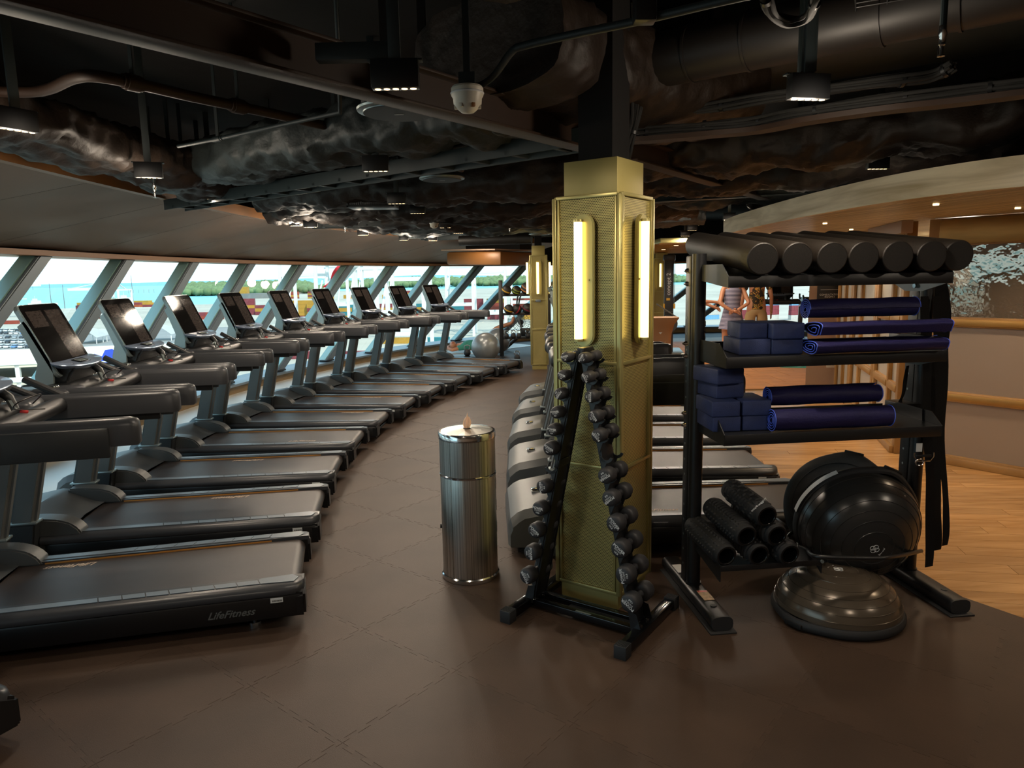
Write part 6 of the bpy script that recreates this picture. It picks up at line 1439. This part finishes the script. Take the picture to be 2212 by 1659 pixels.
# containers in stacks
cont = {}
def container(x, y, z, c, rz, L=12.2):
    if c not in cont:
        mb = MB(); mb.box((-L / 2, -1.22, 0), (L / 2, 1.22, 2.55))
        for k in range(10):
            xx = -L / 2 + .9 + k * 1.15
            for s in (-1, 1): mb.box((xx - .25, s * 1.22 - (.05 if s > 0 else 0) , .15), (xx + .25, s * 1.22 + (.05 if s > 0 else .0) + (0 if s > 0 else .0) - (0.05 if s < 0 else 0), 2.4))
        cont[c] = mb.build('shipping_container', 'c_' + c, None, 0); o = cont[c]
    else: o = cont[c].copy(); COL.objects.link(o)
    o.location = (x, y, z); o.rotation_euler = (0, 0, rz); return o
random.seed(21); names = list(cc)
AREAS = [((0, 90), 700, ['brick red', 'maroon', 'yellow', 'brick red'], 12, 3, 'in the far left window'), ((165, 245), 688, ['blue', 'orange', 'light blue', 'yellow', 'maroon', 'teal', 'brick red'], 14, 4, 'beside the second screen'), ((170, 330), 663, ['yellow', 'brick red', 'orange', 'maroon'], 18, 3, 'farther row there'),
         ((420, 480), 690, ['yellow', 'maroon', 'brick red'], 12, 4, 'after the third screen'), ((520, 620), 680, ['maroon', 'yellow', 'maroon', 'brick red'], 16, 5, 'after the fourth screen'), ((640, 700), 690, ['yellow', 'yellow', 'maroon'], 14, 6, 'after the fifth screen'), ((730, 800), 690, ['maroon', 'yellow', 'brick red', 'teal'], 14, 5, 'after the sixth screen'),
         ((820, 900), 690, ['yellow', 'maroon', 'yellow', 'brick red'], 14, 5, 'after the seventh screen'), ((900, 1010), 678, ['yellow', 'teal', 'maroon', 'pale grey', 'yellow'], 18, 5, 'behind the farthest screens'), ((1000, 1150), 690, ['maroon', 'yellow', 'brick red'], 20, 5, 'behind the far ball rack'), ((620, 1000), 645, ['maroon', 'yellow', 'brick red', 'yellow'], 24, 4, 'by the horizon'),
         ((820, 980), 742, ['yellow', 'pale grey', 'teal', 'brick red', 'light blue'], 16, 2, 'behind the far handrails'), ((600, 800), 775, ['yellow', 'maroon', 'orange'], 12, 2, 'behind the uprights'), ((1500, 1760), 690, ['maroon', 'light blue', 'pale grey', 'maroon'], 16, 4, 'in the far right window')]
total = 0
for (u0, u1), v, pal, n, tiers, where in AREAS:
    per = max(2, n // max(2, tiers - 1)); a = qp(u0, v); b = qp(u1, v)
    hz = 617 - .0195 * u0
    cols_ = max(2, int((b - a).length / 13.2)); cols_ = min(cols_, per + 1)
    for i in range(cols_):
        p = a.lerp(b, (i + .5) / cols_)
        ht = random.randint(max(1, tiers - 2), tiers)
        for k in range(ht):
            if total >= 285: break
            c = random.choice(pal); o = container(p.x + random.uniform(-.1, .1), p.y, SEA + .6 + 2.6 * k, c, 0 if u0 < 1400 else .3); total += 1
            tag(o, '%s container, %s tier of the %s stack, %s' % (c, ['ground', 'second', 'third', 'fourth', 'fifth', 'top'][k], ['first', 'second', 'third', 'fourth', 'fifth', 'sixth', 'seventh', 'eighth', 'ninth', 'tenth', 'eleventh', 'twelfth', 'last'][min(i, 12)], where), 'container', 'shipping containers in the port')
# ship-to-shore cranes
def crane(u, y, h, lab, boom=1, sc=1.0):
    x = (u - 1106) / F_PX * y; t = thing('harbour_crane', lab, 'crane', (x, y, SEA + .6), 0, 'white harbour cranes'); w = 9 * sc; d = 12 * sc; r = .75 * sc
    for sx in (-1, 1):
        for sy in (-1, 1):
            MB().box((sx * w - r, sy * d - r, 0), (sx * w + r, sy * d + r, h)).build('leg', 'wht', t, 0)
    for z in (.22 * h, .62 * h, h):
        for sy in (-1, 1): MB().box((-w, sy * d - r * .8, z - r), (w, sy * d + r * .8, z + r)).build('cross_beam', 'wht', t, 0)
    for sx in (-1, 1):
        MB().box((sx * w - r * .6, -d, h - r), (sx * w + r * .6, d, h + r)).build('side_beam', 'wht', t, 0)
        MB().tube([(sx * w, -d, .22 * h), (sx * w, d, .62 * h)], .5 * sc, 6).build('brace', 'wht', t)
        MB().tube([(sx * w * .5, d, h), (0, -d * .2, h * 1.35)], .5 * sc, 6).build('mast', 'wht', t)
        MB().tube([(0, -d * .2, h * 1.35), (boom * 40 * sc, sx * 2, h + 2)], .2, 5).build('stay', 'wht', t)
    for sy in (-1.6, 1.6): MB().box((-25 * sc, sy - .5, h), (45 * sc * boom, sy + .5, h + 2)).build('boom', 'wht', t, 0)
    MB().box((-6, -2.5, h + 2), (2, 2.5, h + 6)).build('machine_house', 'cream2', t, 0); MB().box((8 * boom, -1.5, h - 4), (11 * boom, 1.5, h - 1)).build('cab', 'wht', t, 0)
    for k in range(6): MB().tube([(10 + k * 4, 0, h), (10 + k * 4, 0, h - 3)], .12, 4).build('festoon', 'asphalt', t)
for a in ((12, 620, 26, 'small white crane at the far left behind the containers', 1, .8), (262, 560, 22, 'white gantry crane above the second treadmill screen', -1, .8), (668, 300, 46, 'tall white crane left of the red flag', 1, .8), (735, 420, 55, 'white crane behind the red and white flag', 1, 1), (815, 330, 50, 'white crane between the sixth and seventh screens', 1, .8), (880, 230, 42, 'nearest thick-legged white crane behind the eighth screen', -1, .8), (1000, 400, 52, 'white crane right of the ninth screen', 1, .8), (1062, 330, 46, 'white crane seen just left of the ball rack', 1, .8), (1135, 420, 52, 'white crane hidden behind the ball rack', 1, .8)): crane(*a)
# container ship and yachts
def ship(u, v, y, L, lab, hull, top, sc=1.0, cat='ship'):
    x = (u - 1106) / F_PX * y; t = thing('ship', lab, cat, (x, y, SEA)); H = L * .08
    mb = MB(); mb.prism([(-L / 2, -L * .07, 0), (L * .42, -L * .07, 0), (L / 2, 0, 0), (L * .42, L * .07, 0), (-L / 2, L * .07, 0)], (0, 0, H)); mb.build('hull', hull, t, 0)
    MB().box((-L * .4, -L * .05, H), (-L * .1 if sc == 1 else L * .25, L * .05, H * 2.2)).build('deckhouse', top, t, 0); MB().box((-L * .35, -L * .04, H * 2.2), (-L * .22, L * .04, H * 3)).build('bridge', 'wht', t, 0); MB().cyl((-L * .28, 0, H * 3), (-L * .28, 0, H * 4.2), L * .006, n=6).build('mast', 'wht', t)
ship(560, 648, 1150, 110, 'container ship with yellow deck at the pier by the island', 'asphalt', 'c_yellow'); ship(105, 640, 1000, 40, 'white yacht on the open water at far left', 'wht', 'wht'); ship(250, 640, 1150, 60, 'yellow and white work ship above the second screen', 'c_yellow', 'wht', 1); ship(300, 645, 1000, 50, 'second work ship with masts right of the first', 'c_yellow', 'wht'); ship(58, 636, 1500, 25, 'tiny white boat far out at left', 'wht', 'wht', 1, 'boat')
for i, (u, y, h) in enumerate(((20, 900, 32), (122, 900, 30), (240, 900, 36), (298, 900, 38), (150, 850, 28))): o = MB().cyl((0, 0, 0), (0, 0, h), .5, .25, n=6).build('lattice_mast', 'asphalt'); o.location = ((u - 1106) / F_PX * y, y, SEA); tag(o, 'thin dark mast rising from the quay edge, ' + ['in the leftmost pane', 'left of the first visible mullion', 'left one above the second screen', 'right one above the second screen', 'just right of the first mullion'][i], 'mast', 'thin quay masts')
# car park with cars, white arched tents, deck of the lower building
pk = struct(MB().box((-330, 150, SEA + .6), (-130, 420, SEA + .7)).build('car_park', 'asphalt', smooth=0))
MT['glassdark'] = mat('car_glass', '#2a3238', .1)
carcol = {'white': '#c8cac8', 'silver': '#9aa2a6', 'dark': '#33383d', 'blue': '#5f86b0'}
for k, v in carcol.items(): MT['car_' + k] = mat('car_paint_' + k, v, .3)
protoc = {}
def car(x, y, c, rz, z=SEA + .7, lab=None):
    if c not in protoc:
        t = thing('car', '', 'car'); mb = MB(); mb.prism([(-2.2, -.88, .3), (2.2, -.88, .3), (2.2, -.88, .75), (1.3, -.88, .9), (-2.1, -.88, 1.0), (-2.2, -.88, .8)], (0, 1.76, 0)); mb.build('body', 'car_' + c, t, 0)
        mb = MB(); mb.prism([(-1.9, -.78, .95), (1.1, -.78, .9), (.5, -.78, 1.42), (-1.3, -.78, 1.45)], (0, 1.56, 0)); mb.build('cabin', 'glassdark', t, 0); MB().box((-1.25, -.76, 1.42), (.45, .76, 1.47)).build('roof', 'car_' + c, t, 0)
        for x_ in (-1.4, 1.4):
            for s in (-1, 1): MB().cyl((x_, s * .75, .33), (x_, s * .92, .33), .33, n=14).build('wheel', 'rubberblk', t)
        protoc[c] = t; o = t
    else: o = dup(protoc[c])
    o.location = (x, y, z); o.rotation_euler = (0, 0, rz); o['label'] = lab; o['group'] = 'parked cars in the port lot'
random.seed(9); nc = 0
for v in (716, 722, 731, 741, 752):
    for ci, u in enumerate(range(4, 80 if v < 740 else 100, 15 if v > 725 else 12)):
        g_ = qp(u + random.uniform(-1, 1), v); c = random.choice(['white', 'white', 'silver', 'dark', 'blue']); row = {716: 'farthest', 722: 'second', 731: 'third', 741: 'fourth', 752: 'nearest'}[v]
        car(g_.x, g_.y, c, 1.75, lab='%s car, %s from the left in the %s row of the far-left car park' % (c, ['first', 'second', 'third', 'fourth', 'fifth', 'sixth', 'seventh'][ci], row)); nc += 1
def tent(u, v, w, lab):
    p = qp(u, v); t = thing('arched_tent', lab, 'tent', p, .2); mb = MB(); mb.grid(lambda i, j: (w * (i / 12 - .5), 14 * (j - .5), 3 + w * .28 * math.sin(PI * i / 12)), 13, 2); bmesh.ops.solidify(mb.bm, geom=mb.bm.faces[:], thickness=.3); mb.build('canopy', 'wht', t)
    for sx in (-1, 1):
        for sy in (-1, 1): MB().cyl((sx * w * .48, sy * 6.5, 0), (sx * w * .48, sy * 6.5, 3.2), .2, n=8).build('post', 'wht', t)
tent(188, 742, 13, 'arched white tent left of the second treadmill screen'); tent(212, 738, 9, 'smaller white tent behind the first arched tent'); tent(345, 735, 14, 'arched white tent right of the second screen'); tent(600, 760, 12, 'arched white tent behind the fifth treadmill uprights')
pb = thing('low_building', 'pale multi-level open building below the nearest window', 'building', (-118, 135, SEA + .6), .25)
for k in range(4): MB().box((-30, -18, 3.1 * k + 2.6), (52, 18, 3.1 * k + 3.1), .05).build('floor_slab', 'cream2', pb, 0)
for i in range(12): MB().box((-29 + i * 7, -18, 0), (-28.3 + i * 7, -17.3, 12.4)).build('column', 'wht', pb, 0)
for k in range(4): MB().box((-30, -18.1, 3.1 * k + 3.1), (52, -18, 3.1 * k + 4.0)).build('parapet', 'wht', pb, 0)
# blue emblem painted on the building roof sign
em = MB(); pts = [(-1.0, .6), (-.35, .35), (-.05, .9), (.55, 1.0), (1.1, .6), (.75, .05), (1.0, -.2), (.55, -.45), (.5, -1.0), (.1, -.65), (-.9, -.75), (-.55, -.1)]
em.prism([(x * 1.0, 0, z * .95) for x, z in pts], (0, .05, 0)); eo = em.build('blue_emblem', 'bluec', None, 0); q_ = P(230, 778, 60); eo.location = q_; eo.scale = (1.0, 1, 1.0); tag(eo, 'blue star-like emblem with a white line outside the second window', 'sign')
MB().box((-.9, -.03, -.16), (.8, -.01, -.08)).build('white_line', 'wht', eo, 0); MB().tube([(.1, .06, -1), (.1, .06, -18)], .15, 8).build('pole', 'wht', eo)
# ensign flying outside the sixth window
fl_ = thing('flag', 'red and white flag flying outside between the fifth and sixth mullions', 'flag', (0, 0, 0)); A_, B_, C_, D_ = P(744, 556, 24), P(697, 622, 24), P(722, 628, 24.4), P(782, 572, 24.4)
fl_.location = A_
def fg(i, j, k0, k1):
    s_ = i / 16; t_ = k0 + (k1 - k0) * j / 5; p = A_.lerp(B_, s_).lerp((D_.lerp(C_, s_)), t_) - A_; return p + Vector((.03 * math.sin(s_ * 9), .12 * math.sin(s_ * 11 + t_ * 3), .05 * math.sin(s_ * 7)))
MT['flagred'] = mat('flag_red', '#c8303c', .7); 
for nm, m_, a_, b_ in (('red_band', 'flagred', 0, .62), ('white_band', 'wht', .62, 1)):
    mb = MB(); mb.grid(lambda i, j: fg(i, j, a_, b_), 17, 6); bmesh.ops.solidify(mb.bm, geom=mb.bm.faces[:], thickness=.01); mb.build(nm, m_, fl_, 60)
MB().tube([A_ * 0 + Vector((0, 0, .6)), B_ - A_ + Vector((-.0, 0, -4))], .03, 8).build('halyard', 'wht', fl_)
